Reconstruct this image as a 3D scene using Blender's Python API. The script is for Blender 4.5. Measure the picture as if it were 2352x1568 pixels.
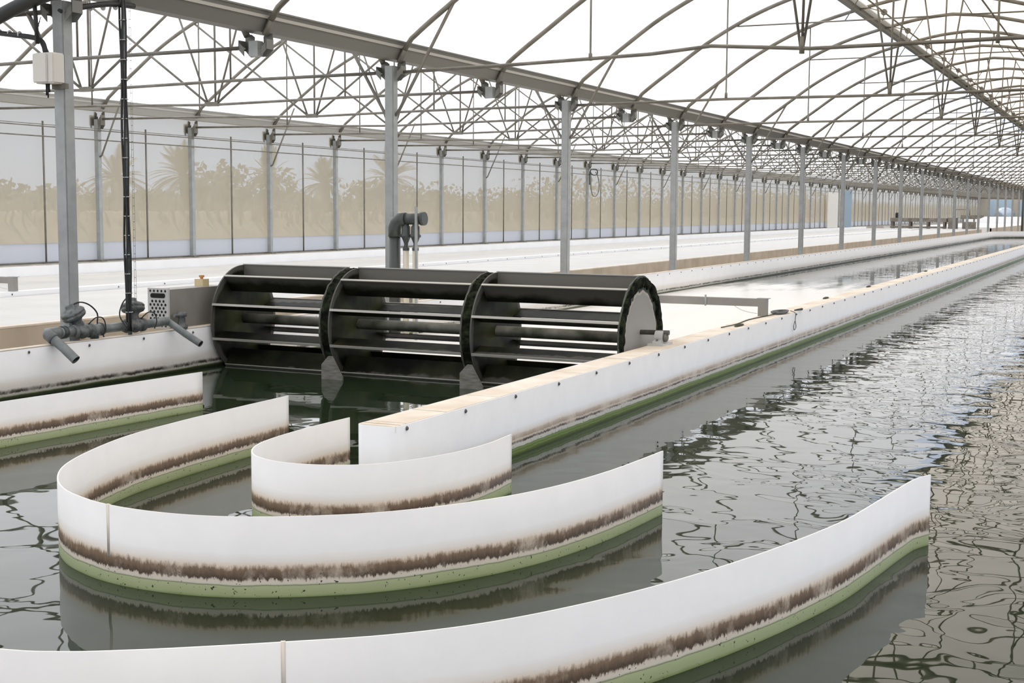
import bpy, bmesh, math, random
from mathutils import Vector, Matrix, noise
random.seed(7)
C = bpy.context.scene.collection
for o in list(bpy.data.objects): bpy.data.objects.remove(o, do_unlink=True)

# ------------------------------------------------------------------ camera
F, YAW, PITCH, ROLL = 3095.98, 0.433998, 0.097565, 0.006154
cy, sy, cp, sp = math.cos(YAW), math.sin(YAW), math.cos(PITCH), math.sin(PITCH)
d = Vector((-sy*cp, cy*cp, -sp)); r = Vector((cy, sy, 0)); u = r.cross(d)
r2 = r*math.cos(ROLL) + u*math.sin(ROLL); u2 = -r*math.sin(ROLL) + u*math.cos(ROLL)
cam = bpy.data.cameras.new('camera'); co = bpy.data.objects.new('camera', cam); C.objects.link(co)
m = Matrix.Identity(4)
for i in range(3):
    m[i][0] = r2[i]; m[i][1] = u2[i]; m[i][2] = -d[i]
m[2][3] = 1.4
co.matrix_world = m
cam.sensor_width = 36; cam.lens = F/2352*36; cam.clip_end = 600; cam.clip_start = 0.05
bpy.context.scene.camera = co

# ------------------------------------------------------------------ light
sc = bpy.context.scene
sc.view_settings.view_transform = 'Standard'; sc.view_settings.look = 'None'
sc.view_settings.gamma = 1; sc.view_settings.use_curve_mapping = False
sc.view_settings.exposure = 0.06
w = bpy.data.worlds.new('world'); sc.world = w; w.use_nodes = True
nt = w.node_tree; nt.nodes.clear()
geo = nt.nodes.new('ShaderNodeTexCoord'); sep = nt.nodes.new('ShaderNodeSeparateXYZ')
rp = nt.nodes.new('ShaderNodeValToRGB'); bg = nt.nodes.new('ShaderNodeBackground'); ow = nt.nodes.new('ShaderNodeOutputWorld')
nt.links.new(geo.outputs['Generated'], sep.inputs[0]); nt.links.new(sep.outputs['Z'], rp.inputs[0])
e = rp.color_ramp.elements
e[0].position = 0.0; e[0].color = (0.68, 0.83, 1.10, 1)
e[1].position = 1.0; e[1].color = (0.50, 0.62, 0.85, 1)
x = e.new(0.04); x.color = (0.72, 0.89, 1.22, 1)
x = e.new(0.35); x.color = (0.66, 0.76, 0.94, 1)
nt.links.new(rp.outputs[0], bg.inputs[0]); bg.inputs[1].default_value = 1.3
nt.links.new(bg.outputs[0], ow.inputs[0])
sun = bpy.data.lights.new('sun', 'SUN'); sun.energy = 3.8; sun.angle = math.radians(6); sun.color = (1.0, 0.93, 0.83)
so = bpy.data.objects.new('sun', sun); C.objects.link(so)
so.rotation_euler = Vector((0.50, -0.22, -0.86)).to_track_quat('-Z', 'Y').to_euler()

# ------------------------------------------------------------------ materials
def mat(name, col, rough=0.6, metal=0.0, spec=0.5):
    mm = bpy.data.materials.new(name); mm.use_nodes = True
    b = mm.node_tree.nodes['Principled BSDF']
    b.inputs['Base Color'].default_value = (*col, 1); b.inputs['Roughness'].default_value = rough
    b.inputs['Metallic'].default_value = metal; b.inputs['Specular IOR Level'].default_value = spec
    return mm
def N(mm, t, **kw):
    n = mm.node_tree.nodes.new(t)
    for k, v in kw.items(): setattr(n, k, v)
    return n
def L(mm, a, b): mm.node_tree.links.new(a, b)
def mottle(mm, c1, c2, scale=6, lo=.35, hi=.65, coord='Object', detail=6, stretch=(1, 1, 1)):
    b = mm.node_tree.nodes['Principled BSDF']
    tc = N(mm, 'ShaderNodeTexCoord'); mp = N(mm, 'ShaderNodeMapping'); mp.inputs['Scale'].default_value = stretch
    n = N(mm, 'ShaderNodeTexNoise'); n.inputs['Scale'].default_value = scale; n.inputs['Detail'].default_value = detail
    rr = N(mm, 'ShaderNodeValToRGB'); rr.color_ramp.elements[0].position = lo; rr.color_ramp.elements[1].position = hi
    rr.color_ramp.elements[0].color = (*c1, 1); rr.color_ramp.elements[1].color = (*c2, 1)
    L(mm, tc.outputs[coord], mp.inputs[0]); L(mm, mp.outputs[0], n.inputs['Vector']); L(mm, n.outputs[0], rr.inputs[0]); L(mm, rr.outputs[0], b.inputs['Base Color'])
    return mm
M = {}
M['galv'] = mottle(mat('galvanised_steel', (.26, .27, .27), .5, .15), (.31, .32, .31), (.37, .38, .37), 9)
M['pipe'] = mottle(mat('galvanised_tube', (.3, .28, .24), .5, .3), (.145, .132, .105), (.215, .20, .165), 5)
M['gutter'] = mat('gutter_steel', (.175, .172, .150), .5, .1)
M['cream'] = mottle(mat('pale_timber', (.78, .70, .58), .8), (.70, .60, .48), (.84, .78, .68), 4, stretch=(1, 1, 1))
M['tan'] = mottle(mat('tan_panel', (.52, .44, .34), .85), (.46, .39, .30), (.58, .50, .40), 2)
M['ground'] = mottle(mat('sandy_ground', (.42, .35, .26), .9), (.36, .29, .21), (.48, .41, .31), .8)
M['concrete'] = mottle(mat('curb_concrete', (.42, .38, .32), .85), (.36, .32, .27), (.50, .46, .39), 5)
M['pvc'] = mottle(mat('grey_pvc', (.16, .175, .17), .4), (.13, .145, .14), (.21, .225, .215), 14)
M['pvcdark'] = mat('dark_grey_pvc', (.055, .062, .055), .4)
M['valve'] = mottle(mat('valve_body', (.10, .11, .105), .5), (.06, .065, .06), (.17, .18, .175), 25)
M['black'] = mat('black_cable', (.018, .018, .016), .5)
M['tie'] = mat('white_tie', (.6, .6, .58), .5)
M['box'] = mat('beige_box', (.66, .63, .56), .5)
M['boxgrey'] = mottle(mat('brushed_grey_box', (.30, .28, .25), .45, .3), (.27, .255, .225), (.34, .32, .285), 3)
M['perf'] = mat('pale_grey_cover', (.52, .52, .49), .5)
M['hole'] = mat('dark_opening', (.01, .01, .008), .9)
M['yellow'] = mat('yellowed_plastic', (.62, .50, .28), .5)
M['orange'] = mat('orange_cap', (.55, .25, .08), .5)
M['stain'] = mat('brown_seam_stain', (.80, .72, .62), .7)
M['screw'] = mat('dark_screw', (.10, .10, .10), .5)
M['sheetin'] = mat('milky_tube', (.72, .66, .52), .4)
M['wheel'] = mottle(mat('wheel_steel', (.12, .115, .10), .55, .2), (.012, .014, .008), (.10, .10, .078), 3.2, .38, .66, 'Object', 8)
M['blade'] = mottle(mat('blade_steel', (.13, .12, .10), .5, .25), (.030, .030, .018), (.105, .10, .082), 2.0, .36, .60, 'Generated', 6, (3, 1, 1))
M['edge'] = mat('bare_steel_edge', (.42, .40, .35), .45, .3)
M['shaft'] = mottle(mat('shaft_steel', (.2, .19, .17), .5, .3), (.035, .04, .02), (.17, .16, .13), 5)
M['algae'] = mottle(mat('black_algae', (.02, .028, .014), .95, 0, .1), (.005, .006, .004), (.035, .045, .02), 22, .45, .75)
M['blue'] = mat('blue_grey_steel', (.22, .30, .36), .5)
M['machine'] = mottle(mat('machine_brown_grey', (.22, .19, .16), .6, .2), (.16, .14, .11), (.28, .25, .21), 3)
M['dirt'] = mat('dark_sludge', (.05, .05, .03), .9)
M['trunk'] = mat('palm_trunk', (.30, .22, .14), .9)
M['frond'] = mottle(mat('dry_palm_frond', (.26, .22, .13), .8), (.20, .17, .10), (.34, .28, .17), 3)
M['reed'] = mottle(mat('dry_reed', (.42, .33, .21), .9), (.34, .26, .16), (.48, .39, .26), 2)
M['bush'] = mottle(mat('dusty_bush', (.30, .26, .17), .9), (.24, .21, .13), (.38, .33, .22), 3)
M['pane'] = mat('bluish_window', (.40, .52, .62), .2)
M['tank'] = mat('steel_tank', (.42, .50, .58), .25, .7)

def film(name, trans_col, diff_col, clear, trans=.75):
    mm = bpy.data.materials.new(name); mm.use_nodes = True; t = mm.node_tree; t.nodes.clear()
    o = N(mm, 'ShaderNodeOutputMaterial'); tr = N(mm, 'ShaderNodeBsdfTranslucent'); df = N(mm, 'ShaderNodeBsdfDiffuse'); tp = N(mm, 'ShaderNodeBsdfTransparent')
    m1 = N(mm, 'ShaderNodeMixShader'); m2 = N(mm, 'ShaderNodeMixShader')
    tc = N(mm, 'ShaderNodeTexCoord'); n = N(mm, 'ShaderNodeTexNoise'); n.inputs['Scale'].default_value = .7; n.inputs['Detail'].default_value = 5
    L(mm, tc.outputs['Object'], n.inputs['Vector'])
    mx = N(mm, 'ShaderNodeMix', data_type='RGBA'); L(mm, n.outputs[0], mx.inputs['Factor'])
    mx.inputs['A'].default_value = (*[c*.96 for c in trans_col], 1); mx.inputs['B'].default_value = (*trans_col, 1)
    L(mm, mx.outputs['Result'], tr.inputs['Color']); df.inputs['Color'].default_value = (*diff_col, 1)
    m1.inputs[0].default_value = trans; L(mm, df.outputs[0], m1.inputs[1]); L(mm, tr.outputs[0], m1.inputs[2])
    m2.inputs[0].default_value = clear; L(mm, m1.outputs[0], m2.inputs[1]); L(mm, tp.outputs[0], m2.inputs[2])
    L(mm, m2.outputs[0], o.inputs['Surface'])
    return mm
M['film'] = film('white_roof_film', (.95, .92, .88), (.92, .92, .90), .05, .76)
M['film_left'] = film('bright_roof_film', (.99, .965, .93), (.92, .92, .90), .05, .86)
M['film_tan'] = film('tan_roof_film', (.99, .86, .70), (.85, .79, .70), .05, .74)  # tan tint for the roof film right of the vent strip
M['film_clear'] = film('clear_vent_film', (.90, .93, .98), (.9, .9, .9), .45, .7)
M['film_side'] = film('milky_side_film', (.43, .385, .285), (.78, .79, .78), .42, .80)
M['film_blue'] = film('blue_side_band', (.60, .615, .64), (.74, .76, .80), .05, .70)

def banded(name, base, b0, b1, white, jag=.022, scale=55, cover=.5, dark=(.055, .038, .022), light=(.22, .155, .10), rough=.45, rows=None, lowjag=.004):
    """white plastic with stain bands at heights above the water line; b0..b1 is a ragged brown crust"""
    mm = mat(name, white, rough); b = mm.node_tree.nodes['Principled BSDF']
    g = N(mm, 'ShaderNodeNewGeometry'); s = N(mm, 'ShaderNodeSeparateXYZ'); L(mm, g.outputs['Position'], s.inputs[0])
    def noi(sc_, det, vert=1, ro=.6):
        mp = N(mm, 'ShaderNodeMapping'); mp.inputs['Scale'].default_value = (1, 1, vert); L(mm, g.outputs['Position'], mp.inputs[0])
        n = N(mm, 'ShaderNodeTexNoise'); n.inputs['Scale'].default_value = sc_; n.inputs['Detail'].default_value = det; n.inputs['Roughness'].default_value = ro
        L(mm, mp.outputs[0], n.inputs['Vector']); return n
    def jit(src, n, amp):
        a = N(mm, 'ShaderNodeMath', operation='MULTIPLY_ADD'); L(mm, n.outputs[0], a.inputs[0]); a.inputs[1].default_value = amp*2
        L(mm, src, a.inputs[2]); c = N(mm, 'ShaderNodeMath', operation='SUBTRACT'); L(mm, a.outputs[0], c.inputs[0]); c.inputs[1].default_value = amp; return c.outputs[0]
    def ramp(src, stops):
        dv = N(mm, 'ShaderNodeMath', operation='DIVIDE'); L(mm, src, dv.inputs[0]); dv.inputs[1].default_value = .4
        cr = N(mm, 'ShaderNodeValToRGB'); L(mm, dv.outputs[0], cr.inputs[0]); el = cr.color_ramp.elements
        el.remove(el[-1]); el[0].position = max(0, stops[0][0]/.4); el[0].color = (*stops[0][1], 1)
        for z, c in stops[1:]:
            q = el.new(z/.4); q.color = (*c, 1)
        return cr.outputs[0]
    nbig, nmid, nfine = noi(1.3, 3), noi(14, 5, .4), noi(scale, 6, .30, .7)
    zlow = jit(jit(s.outputs['Z'], nbig, .012), nmid, lowjag)
    basec = ramp(zlow, base)
    zb = jit(zlow, nfine, jag)
    bl, wh_ = (0, 0, 0), (1, 1, 1)
    mask = ramp(zb, [(0, bl), (b0-.004, bl), (b0+.004, wh_), (b1-.010, wh_), (b1+.008, bl)] if rows is None else rows)
    npatch = noi(5, 6, .6, .7)
    th = N(mm, 'ShaderNodeMapRange'); L(mm, npatch.outputs[0], th.inputs[0]); th.inputs['From Min'].default_value = cover-.20; th.inputs['From Max'].default_value = cover-.02; th.inputs['To Min'].default_value = .25
    mk = N(mm, 'ShaderNodeMath', operation='MULTIPLY'); L(mm, mask, mk.inputs[0]); L(mm, th.outputs[0], mk.inputs[1])
    bc = ramp(zb, [(0, dark), (b0, dark), (b1, light)])
    m1 = N(mm, 'ShaderNodeMix', data_type='RGBA'); L(mm, mk.outputs[0], m1.inputs['Factor']); L(mm, basec, m1.inputs['A']); L(mm, bc, m1.inputs['B'])
    # small dark specks just above the water
    ns = noi(70, 2); sp_ = N(mm, 'ShaderNodeMapRange'); L(mm, ns.outputs[0], sp_.inputs[0]); sp_.inputs['From Min'].default_value = .66; sp_.inputs['From Max'].default_value = .70
    zm = ramp(s.outputs['Z'], [(0, wh_), (.07, wh_), (.12, bl)])
    k2 = N(mm, 'ShaderNodeMath', operation='MULTIPLY'); L(mm, sp_.outputs[0], k2.inputs[0]); L(mm, zm, k2.inputs[1])
    m2 = N(mm, 'ShaderNodeMix', data_type='RGBA'); L(mm, k2.outputs[0], m2.inputs['Factor']); L(mm, m1.outputs['Result'], m2.inputs['A']); m2.inputs['B'].default_value = (.04, .045, .02, 1)
    n3 = noi(6, 3); mr = N(mm, 'ShaderNodeMapRange'); L(mm, n3.outputs[0], mr.inputs[0]); mr.inputs['From Min'].default_value = .3; mr.inputs['From Max'].default_value = .7
    mr.inputs['To Min'].default_value = .955; mr.inputs['To Max'].default_value = 1.0
    mx = N(mm, 'ShaderNodeMix', data_type='RGBA', blend_type='MULTIPLY'); mx.inputs['Factor'].default_value = 1
    L(mm, m2.outputs['Result'], mx.inputs['A']); L(mm, mr.outputs[0], mx.inputs['B']); L(mm, mx.outputs['Result'], b.inputs['Base Color'])
    return mm
WH = (.87, .865, .85); WL = (.85, .86, .86)
G1 = (.46, .53, .29); PALE = (.76, .70, .60); TN = (.74, .63, .51)
M['sheet'] = banded('stained_white_sheet', [(0, (.30, .37, .15)), (.010, G1), (.042, (.50, .56, .33)), (.045, (.20, .23, .10)), (.048, (.62, .62, .50)), (.052, PALE), (.075, TN), (.118, TN), (.135, (.80, .76, .70)), (.165, WH)], .066, .114, WH, jag=.028, dark=(.05, .030, .016), light=(.24, .155, .09))
M['liner'] = banded('stained_white_liner', [(0, (.10, .14, .03)), (.010, (.12, .17, .04)), (.020, (.24, .34, .09)), (.028, (.14, .20, .05)), (.036, (.26, .36, .10)), (.044, (.16, .22, .07)), (.048, (.68, .66, .58)), (.070, (.72, .69, .62)), (.085, TN), (.122, (.74, .66, .56)), (.140, (.80, .78, .75)), (.16, WL)], .076, .112, WL, jag=.014, scale=75, cover=.58, light=(.34, .24, .16), lowjag=.008,
    rows=[(0, (0, 0, 0)), (.068, (0, 0, 0)), (.072, (1, 1, 1)), (.081, (1, 1, 1)), (.086, (.15, .15, .15)), (.092, (.1, .1, .1)), (.097, (.75, .75, .75)), (.116, (.55, .55, .55)), (.126, (0, 0, 0))])
M['linerdark'] = banded('algae_stained_liner', [(0, (.015, .02, .01)), (.018, (.04, .06, .02)), (.026, (.14, .17, .07)), (.030, (.50, .48, .42)), (.05, (.66, .63, .57)), (.12, (.74, .70, .64)), (.16, (.82, .82, .81))], .045, .072, WH, jag=.018, scale=16, cover=.56, dark=(.02, .022, .012), light=(.10, .08, .05))
M['linerwhite'] = mottle(mat('white_liner', (.9, .89, .87), .45), (.88, .87, .85), (.92, .915, .90), 2)

M['cover'] = mottle(mat('added_bright_white', (.70, .67, .62), .6), (.60, .575, .53), (.65, .63, .585), 1.5)
# disc with a clean pale centre
mm = mat('algae_ringed_disc', (.3, .3, .28), .6, .1); M['disc'] = mm
b = mm.node_tree.nodes['Principled BSDF']; tc = N(mm, 'ShaderNodeTexCoord')
vl = N(mm, 'ShaderNodeVectorMath', operation='LENGTH'); L(mm, tc.outputs['Object'], vl.inputs[0])
n = N(mm, 'ShaderNodeTexNoise'); n.inputs['Scale'].default_value = 7; n.inputs['Detail'].default_value = 8; L(mm, tc.outputs['Object'], n.inputs['Vector'])
ma = N(mm, 'ShaderNodeMath', operation='MULTIPLY_ADD'); L(mm, n.outputs[0], ma.inputs[0]); ma.inputs[1].default_value = .10; L(mm, vl.outputs['Value'], ma.inputs[2])
cr = N(mm, 'ShaderNodeValToRGB'); L(mm, ma.outputs[0], cr.inputs[0]); el = cr.color_ramp.elements
el[0].position = 0; el[0].color = (.40, .37, .33, 1); el[1].position = .395; el[1].color = (.36, .34, .30, 1)
for pz, c in ((.412, (.60, .52, .42)), (.420, (.025, .035, .016)), (.475, (.035, .05, .022)), (.50, (.11, .13, .105)), (.545, (.05, .06, .04))):
    q = el.new(pz); q.color = (*c, 1)
L(mm, cr.outputs[0], b.inputs['Base Color'])

def radial(name, axisz, r0, r1, inner, inner2, outer, sc_=4):
    mm = mat(name, outer, .55, .15); b = mm.node_tree.nodes['Principled BSDF']; tc = N(mm, 'ShaderNodeTexCoord')
    mp = N(mm, 'ShaderNodeMapping'); mp.inputs['Location'].default_value = (0, 0, -axisz); mp.inputs['Scale'].default_value = (0, 1, 1); L(mm, tc.outputs['Object'], mp.inputs[0])
    vl = N(mm, 'ShaderNodeVectorMath', operation='LENGTH'); L(mm, mp.outputs[0], vl.inputs[0])
    n = N(mm, 'ShaderNodeTexNoise'); n.inputs['Scale'].default_value = sc_; n.inputs['Detail'].default_value = 8; L(mm, tc.outputs['Object'], n.inputs['Vector'])
    ma = N(mm, 'ShaderNodeMath', operation='MULTIPLY_ADD'); L(mm, n.outputs[0], ma.inputs[0]); ma.inputs[1].default_value = .12; L(mm, vl.outputs['Value'], ma.inputs[2])
    mr = N(mm, 'ShaderNodeMapRange'); L(mm, ma.outputs[0], mr.inputs[0]); mr.inputs['From Min'].default_value = r0+.06; mr.inputs['From Max'].default_value = r1+.06
    n2 = N(mm, 'ShaderNodeTexNoise'); n2.inputs['Scale'].default_value = 2.5; n2.inputs['Detail'].default_value = 6; L(mm, tc.outputs['Object'], n2.inputs['Vector'])
    cr = N(mm, 'ShaderNodeValToRGB'); L(mm, n2.outputs[0], cr.inputs[0]); cr.color_ramp.elements[0].position = .42; cr.color_ramp.elements[1].position = .68
    cr.color_ramp.elements[0].color = (*inner, 1); cr.color_ramp.elements[1].color = (*inner2, 1)
    mx = N(mm, 'ShaderNodeMix', data_type='RGBA'); L(mm, mr.outputs[0], mx.inputs['Factor']); L(mm, cr.outputs[0], mx.inputs['A']); mx.inputs['B'].default_value = (*outer, 1)
    L(mm, mx.outputs['Result'], b.inputs['Base Color']); return mm
M['wheel'] = radial('algae_stained_disc', 0, .43, .455, (.004, .005, .003), (.050, .055, .020), (.10, .096, .082), 5)
M['blade'] = radial('algae_shade_blade', .555, .37, .43, (.006, .006, .004), (.020, .020, .010), (.095, .088, .072), 6)  # inner part darkened by algae and by shade put into the colour
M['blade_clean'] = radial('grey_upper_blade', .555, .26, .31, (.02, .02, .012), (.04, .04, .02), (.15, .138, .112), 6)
M['blade_algae_shade'] = radial('algae_shade_lower_blade', .555, .455, .475, (.004, .005, .003), (.040, .042, .018), (.10, .095, .08), 9)  # lower blades: algae plus the drum's interior shade painted in
for k_ in ('blade_algae_shade', 'wheel', 'blade'):
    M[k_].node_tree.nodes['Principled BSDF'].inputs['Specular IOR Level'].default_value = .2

# water
def water(name, bump):
    mm = bpy.data.materials.new(name); mm.use_nodes = True; b = mm.node_tree.nodes['Principled BSDF']
    b.inputs['Base Color'].default_value = (.018, .028, .013, 1); b.inputs['Roughness'].default_value = .012; b.inputs['IOR'].default_value = 1.34
    g = N(mm, 'ShaderNodeNewGeometry')
    mp = N(mm, 'ShaderNodeMapping'); L(mm, g.outputs['Position'], mp.inputs[0]); mp.inputs['Scale'].default_value = (1.0, 1.0, 1)
    n1 = N(mm, 'ShaderNodeTexNoise'); n1.inputs['Scale'].default_value = 3.0; n1.inputs['Detail'].default_value = 1.6; n1.inputs['Roughness'].default_value = .38; n1.inputs['Distortion'].default_value = .5
    n2 = N(mm, 'ShaderNodeTexNoise'); n2.inputs['Scale'].default_value = .55; n2.inputs['Detail'].default_value = 2
    L(mm, mp.outputs[0], n1.inputs['Vector']); L(mm, g.outputs['Position'], n2.inputs['Vector'])
    # calmer close to the raceway divider
    s = N(mm, 'ShaderNodeSeparateXYZ'); L(mm, g.outputs['Position'], s.inputs[0])
    mr = N(mm, 'ShaderNodeMapRange'); L(mm, s.outputs['X'], mr.inputs[0]); mr.inputs['From Min'].default_value = -3.0; mr.inputs['From Max'].default_value = -1.0; mr.inputs['To Min'].default_value = .35; mr.inputs['To Max'].default_value = 1.2
    m2 = N(mm, 'ShaderNodeMapRange'); L(mm, n2.outputs[0], m2.inputs[0]); m2.inputs['From Min'].default_value = .35; m2.inputs['From Max'].default_value = .65; m2.inputs['To Min'].default_value = .45; m2.inputs['To Max'].default_value = 1.3
    ml = N(mm, 'ShaderNodeMath', operation='MULTIPLY'); L(mm, mr.outputs[0], ml.inputs[0]); L(mm, m2.outputs[0], ml.inputs[1])
    m3 = N(mm, 'ShaderNodeMath', operation='MULTIPLY'); L(mm, ml.outputs[0], m3.inputs[0]); L(mm, n1.outputs[0], m3.inputs[1])
    # blurred stretch past the paddle wheel; overexposed roof glare painted in as pale colour
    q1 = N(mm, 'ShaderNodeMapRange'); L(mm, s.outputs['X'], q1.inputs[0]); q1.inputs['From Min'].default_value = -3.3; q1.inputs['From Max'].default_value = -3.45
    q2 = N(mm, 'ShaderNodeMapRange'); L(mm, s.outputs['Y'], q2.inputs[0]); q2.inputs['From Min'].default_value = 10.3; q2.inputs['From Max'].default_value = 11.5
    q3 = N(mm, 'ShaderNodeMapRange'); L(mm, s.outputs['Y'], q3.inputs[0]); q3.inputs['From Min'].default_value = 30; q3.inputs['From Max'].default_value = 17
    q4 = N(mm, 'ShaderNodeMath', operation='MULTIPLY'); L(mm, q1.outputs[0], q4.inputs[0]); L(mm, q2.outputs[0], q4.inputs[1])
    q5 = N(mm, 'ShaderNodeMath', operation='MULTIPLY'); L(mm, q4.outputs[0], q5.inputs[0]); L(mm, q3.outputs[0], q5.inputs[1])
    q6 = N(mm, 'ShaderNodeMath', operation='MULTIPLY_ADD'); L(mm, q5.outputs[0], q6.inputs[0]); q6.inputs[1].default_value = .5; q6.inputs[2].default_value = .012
    L(mm, q6.outputs[0], b.inputs['Roughness'])
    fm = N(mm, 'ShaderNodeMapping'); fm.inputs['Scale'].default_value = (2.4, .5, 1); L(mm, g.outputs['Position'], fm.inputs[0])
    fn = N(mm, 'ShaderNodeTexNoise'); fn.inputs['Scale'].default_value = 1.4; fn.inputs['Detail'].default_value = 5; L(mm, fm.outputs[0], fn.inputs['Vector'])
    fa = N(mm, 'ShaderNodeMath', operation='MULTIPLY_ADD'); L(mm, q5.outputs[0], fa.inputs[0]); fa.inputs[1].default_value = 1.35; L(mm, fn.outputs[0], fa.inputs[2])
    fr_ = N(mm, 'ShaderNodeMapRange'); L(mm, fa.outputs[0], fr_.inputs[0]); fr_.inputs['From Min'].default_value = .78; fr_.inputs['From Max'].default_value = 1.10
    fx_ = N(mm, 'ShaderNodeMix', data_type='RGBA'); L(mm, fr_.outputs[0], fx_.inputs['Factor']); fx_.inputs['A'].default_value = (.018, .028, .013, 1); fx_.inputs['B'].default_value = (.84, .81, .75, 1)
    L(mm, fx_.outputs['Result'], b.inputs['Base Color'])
    bp = N(mm, 'ShaderNodeBump'); bp.inputs['Distance'].default_value = bump; bp.inputs['Strength'].default_value = 1; L(mm, m3.outputs[0], bp.inputs['Height']); L(mm, bp.outputs[0], b.inputs['Normal'])
    return mm
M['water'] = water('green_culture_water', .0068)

# ------------------------------------------------------------------ mesh helpers
class MB:
    def __init__(s): s.bm = bmesh.new(); s.mi = 0
    def box(s, x0, x1, y0, y1, z0, z1):
        v = [s.bm.verts.new((x, y, z)) for z in (z0, z1) for y in (y0, y1) for x in (x0, x1)]
        for f in ((0, 2, 3, 1), (4, 5, 7, 6), (0, 1, 5, 4), (2, 6, 7, 3), (0, 4, 6, 2), (1, 3, 7, 5)): s.bm.faces.new([v[i] for i in f])
        return s
    def tube(s, pts, rad, n=8, closed=False, cap=True):
        pts = [Vector(q) for q in pts]; rings = []; k = len(pts)
        rads = rad if isinstance(rad, (list, tuple)) else [rad]*k
        prev = None
        for i, q in enumerate(pts):
            if closed: t = pts[(i+1) % k] - pts[i-1]
            else: t = pts[min(i+1, k-1)] - pts[max(i-1, 0)]
            t.normalize()
            if prev is None:
                a = Vector((0, 0, 1)) if abs(t.z) < .9 else Vector((1, 0, 0))
                nn = t.cross(a).normalized()
            else:
                nn = (prev - t*prev.dot(t)).normalized()
            prev = nn; bb = t.cross(nn)
            rings.append([s.bm.verts.new(q + (nn*math.cos(2*math.pi*j/n) + bb*math.sin(2*math.pi*j/n))*rads[i]) for j in range(n)])
        rng = range(k if closed else k-1)
        for i in rng:
            a, bq = rings[i], rings[(i+1) % k]
            for j in range(n):
                f = s.bm.faces.new((a[j], a[(j+1) % n], bq[(j+1) % n], bq[j])); f.smooth = True
        if cap and not closed:
            s.bm.faces.new(rings[0][::-1]); s.bm.faces.new(rings[-1])
        return s
    def lathe(s, prof, n=24, origin=(0, 0, 0), axis='z'):
        o = Vector(origin); rings = []
        def P(rr, h, a):
            c, q = math.cos(a)*rr, math.sin(a)*rr
            return o + (Vector((c, q, h)) if axis == 'z' else Vector((h, c, q)) if axis == 'x' else Vector((q, h, c)))
        for rr, h in prof: rings.append([s.bm.verts.new(P(max(rr, 1e-4), h, 2*math.pi*j/n)) for j in range(n)])
        for a, bq in zip(rings, rings[1:]):
            for j in range(n):
                f = s.bm.faces.new((a[j], a[(j+1) % n], bq[(j+1) % n], bq[j])); f.smooth = n > 12
        s.bm.faces.new(rings[0][::-1]); s.bm.faces.new(rings[-1])
        return s
    def prism(s, outline, a0, a1, axis='y'):
        def P(p, a):
            return {'y': (p[0], a, p[1]), 'x': (a, p[0], p[1]), 'z': (p[0], p[1], a)}[axis]
        A = [s.bm.verts.new(P(p, a0)) for p in outline]; B = [s.bm.verts.new(P(p, a1)) for p in outline]
        k = len(outline)
        for i in range(k): s.bm.faces.new((A[i], A[(i+1) % k], B[(i+1) % k], B[i]))
        s.bm.faces.new(A[::-1]); s.bm.faces.new(B)
        return s
    def ribbon(s, path, th, z0, ztop):
        """standing sheet following a plan path; ztop: list of heights"""
        k = len(path); P = [Vector((*q, 0)) for q in path]; cols = []
        for i in range(k):
            t = (P[min(i+1, k-1)] - P[max(i-1, 0)]).normalized(); nn = Vector((-t.y, t.x, 0))*th/2
            a, c = P[i]+nn, P[i]-nn
            cols.append([s.bm.verts.new((a.x, a.y, z0)), s.bm.verts.new((a.x, a.y, ztop[i])), s.bm.verts.new((c.x, c.y, ztop[i])), s.bm.verts.new((c.x, c.y, z0))])
        for a, c in zip(cols, cols[1:]):
            for j in range(4):
                f = s.bm.faces.new((a[j], a[(j+1) % 4], c[(j+1) % 4], c[j])); f.smooth = j in (0, 2)
        s.bm.faces.new(cols[0]); s.bm.faces.new(cols[-1][::-1])
        return s
    def build(s, name, mt, parent=None, origin=None):
        bmesh.ops.recalc_face_normals(s.bm, faces=s.bm.faces)
        if parent is not None:
            off = Vector(parent['_w'])
        elif origin is not None: off = Vector(origin)
        else:
            xs = [v.co for v in s.bm.verts]
            off = Vector(((min(v.x for v in xs)+max(v.x for v in xs))/2, (min(v.y for v in xs)+max(v.y for v in xs))/2, min(v.z for v in xs)))
        if origin is not None and parent is not None:
            loc = Vector(origin) - off; off = Vector(origin)
        elif parent is not None: loc = Vector((0, 0, 0))
        else: loc = off.copy()
        for v in s.bm.verts: v.co -= off
        me = bpy.data.meshes.new(name); s.bm.to_mesh(me); s.bm.free()
        me.materials.append(M[mt] if isinstance(mt, str) else mt)
        o = bpy.data.objects.new(name, me); C.objects.link(o); o.location = loc
        if parent is not None: o.parent = parent
        WORLD[o.name] = tuple(off)
        o['_w'] = tuple(off)
        return o
WORLD = {}
def thing(name, loc, label=None, cat=None, group=None):
    o = bpy.data.objects.new(name, None); C.objects.link(o); o.location = loc; o['_w'] = tuple(loc); o.empty_display_size = .1
    tag(o, label, cat, group); return o
def tag(o, label=None, cat=None, group=None, kind=None):
    if label: o['label'] = label
    if cat: o['category'] = cat
    if group: o['group'] = group
    if kind: o['kind'] = kind
    return o
def struct(o): o['kind'] = 'structure'; return o
def dup(root, loc, label=None):
    rr = root.copy(); C.objects.link(rr); rr.location = loc
    if label: rr['label'] = label
    for ch in list(root.children):
        c = ch.copy(); C.objects.link(c); c.parent = rr
        for gch in ch.children:
            g2 = gch.copy(); C.objects.link(g2); g2.parent = c
    return rr
ONES = ['', 'first', 'second', 'third', 'fourth', 'fifth', 'sixth', 'seventh', 'eighth', 'ninth', 'tenth', 'eleventh', 'twelfth', 'thirteenth', 'fourteenth', 'fifteenth', 'sixteenth', 'seventeenth', 'eighteenth', 'nineteenth']
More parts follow.
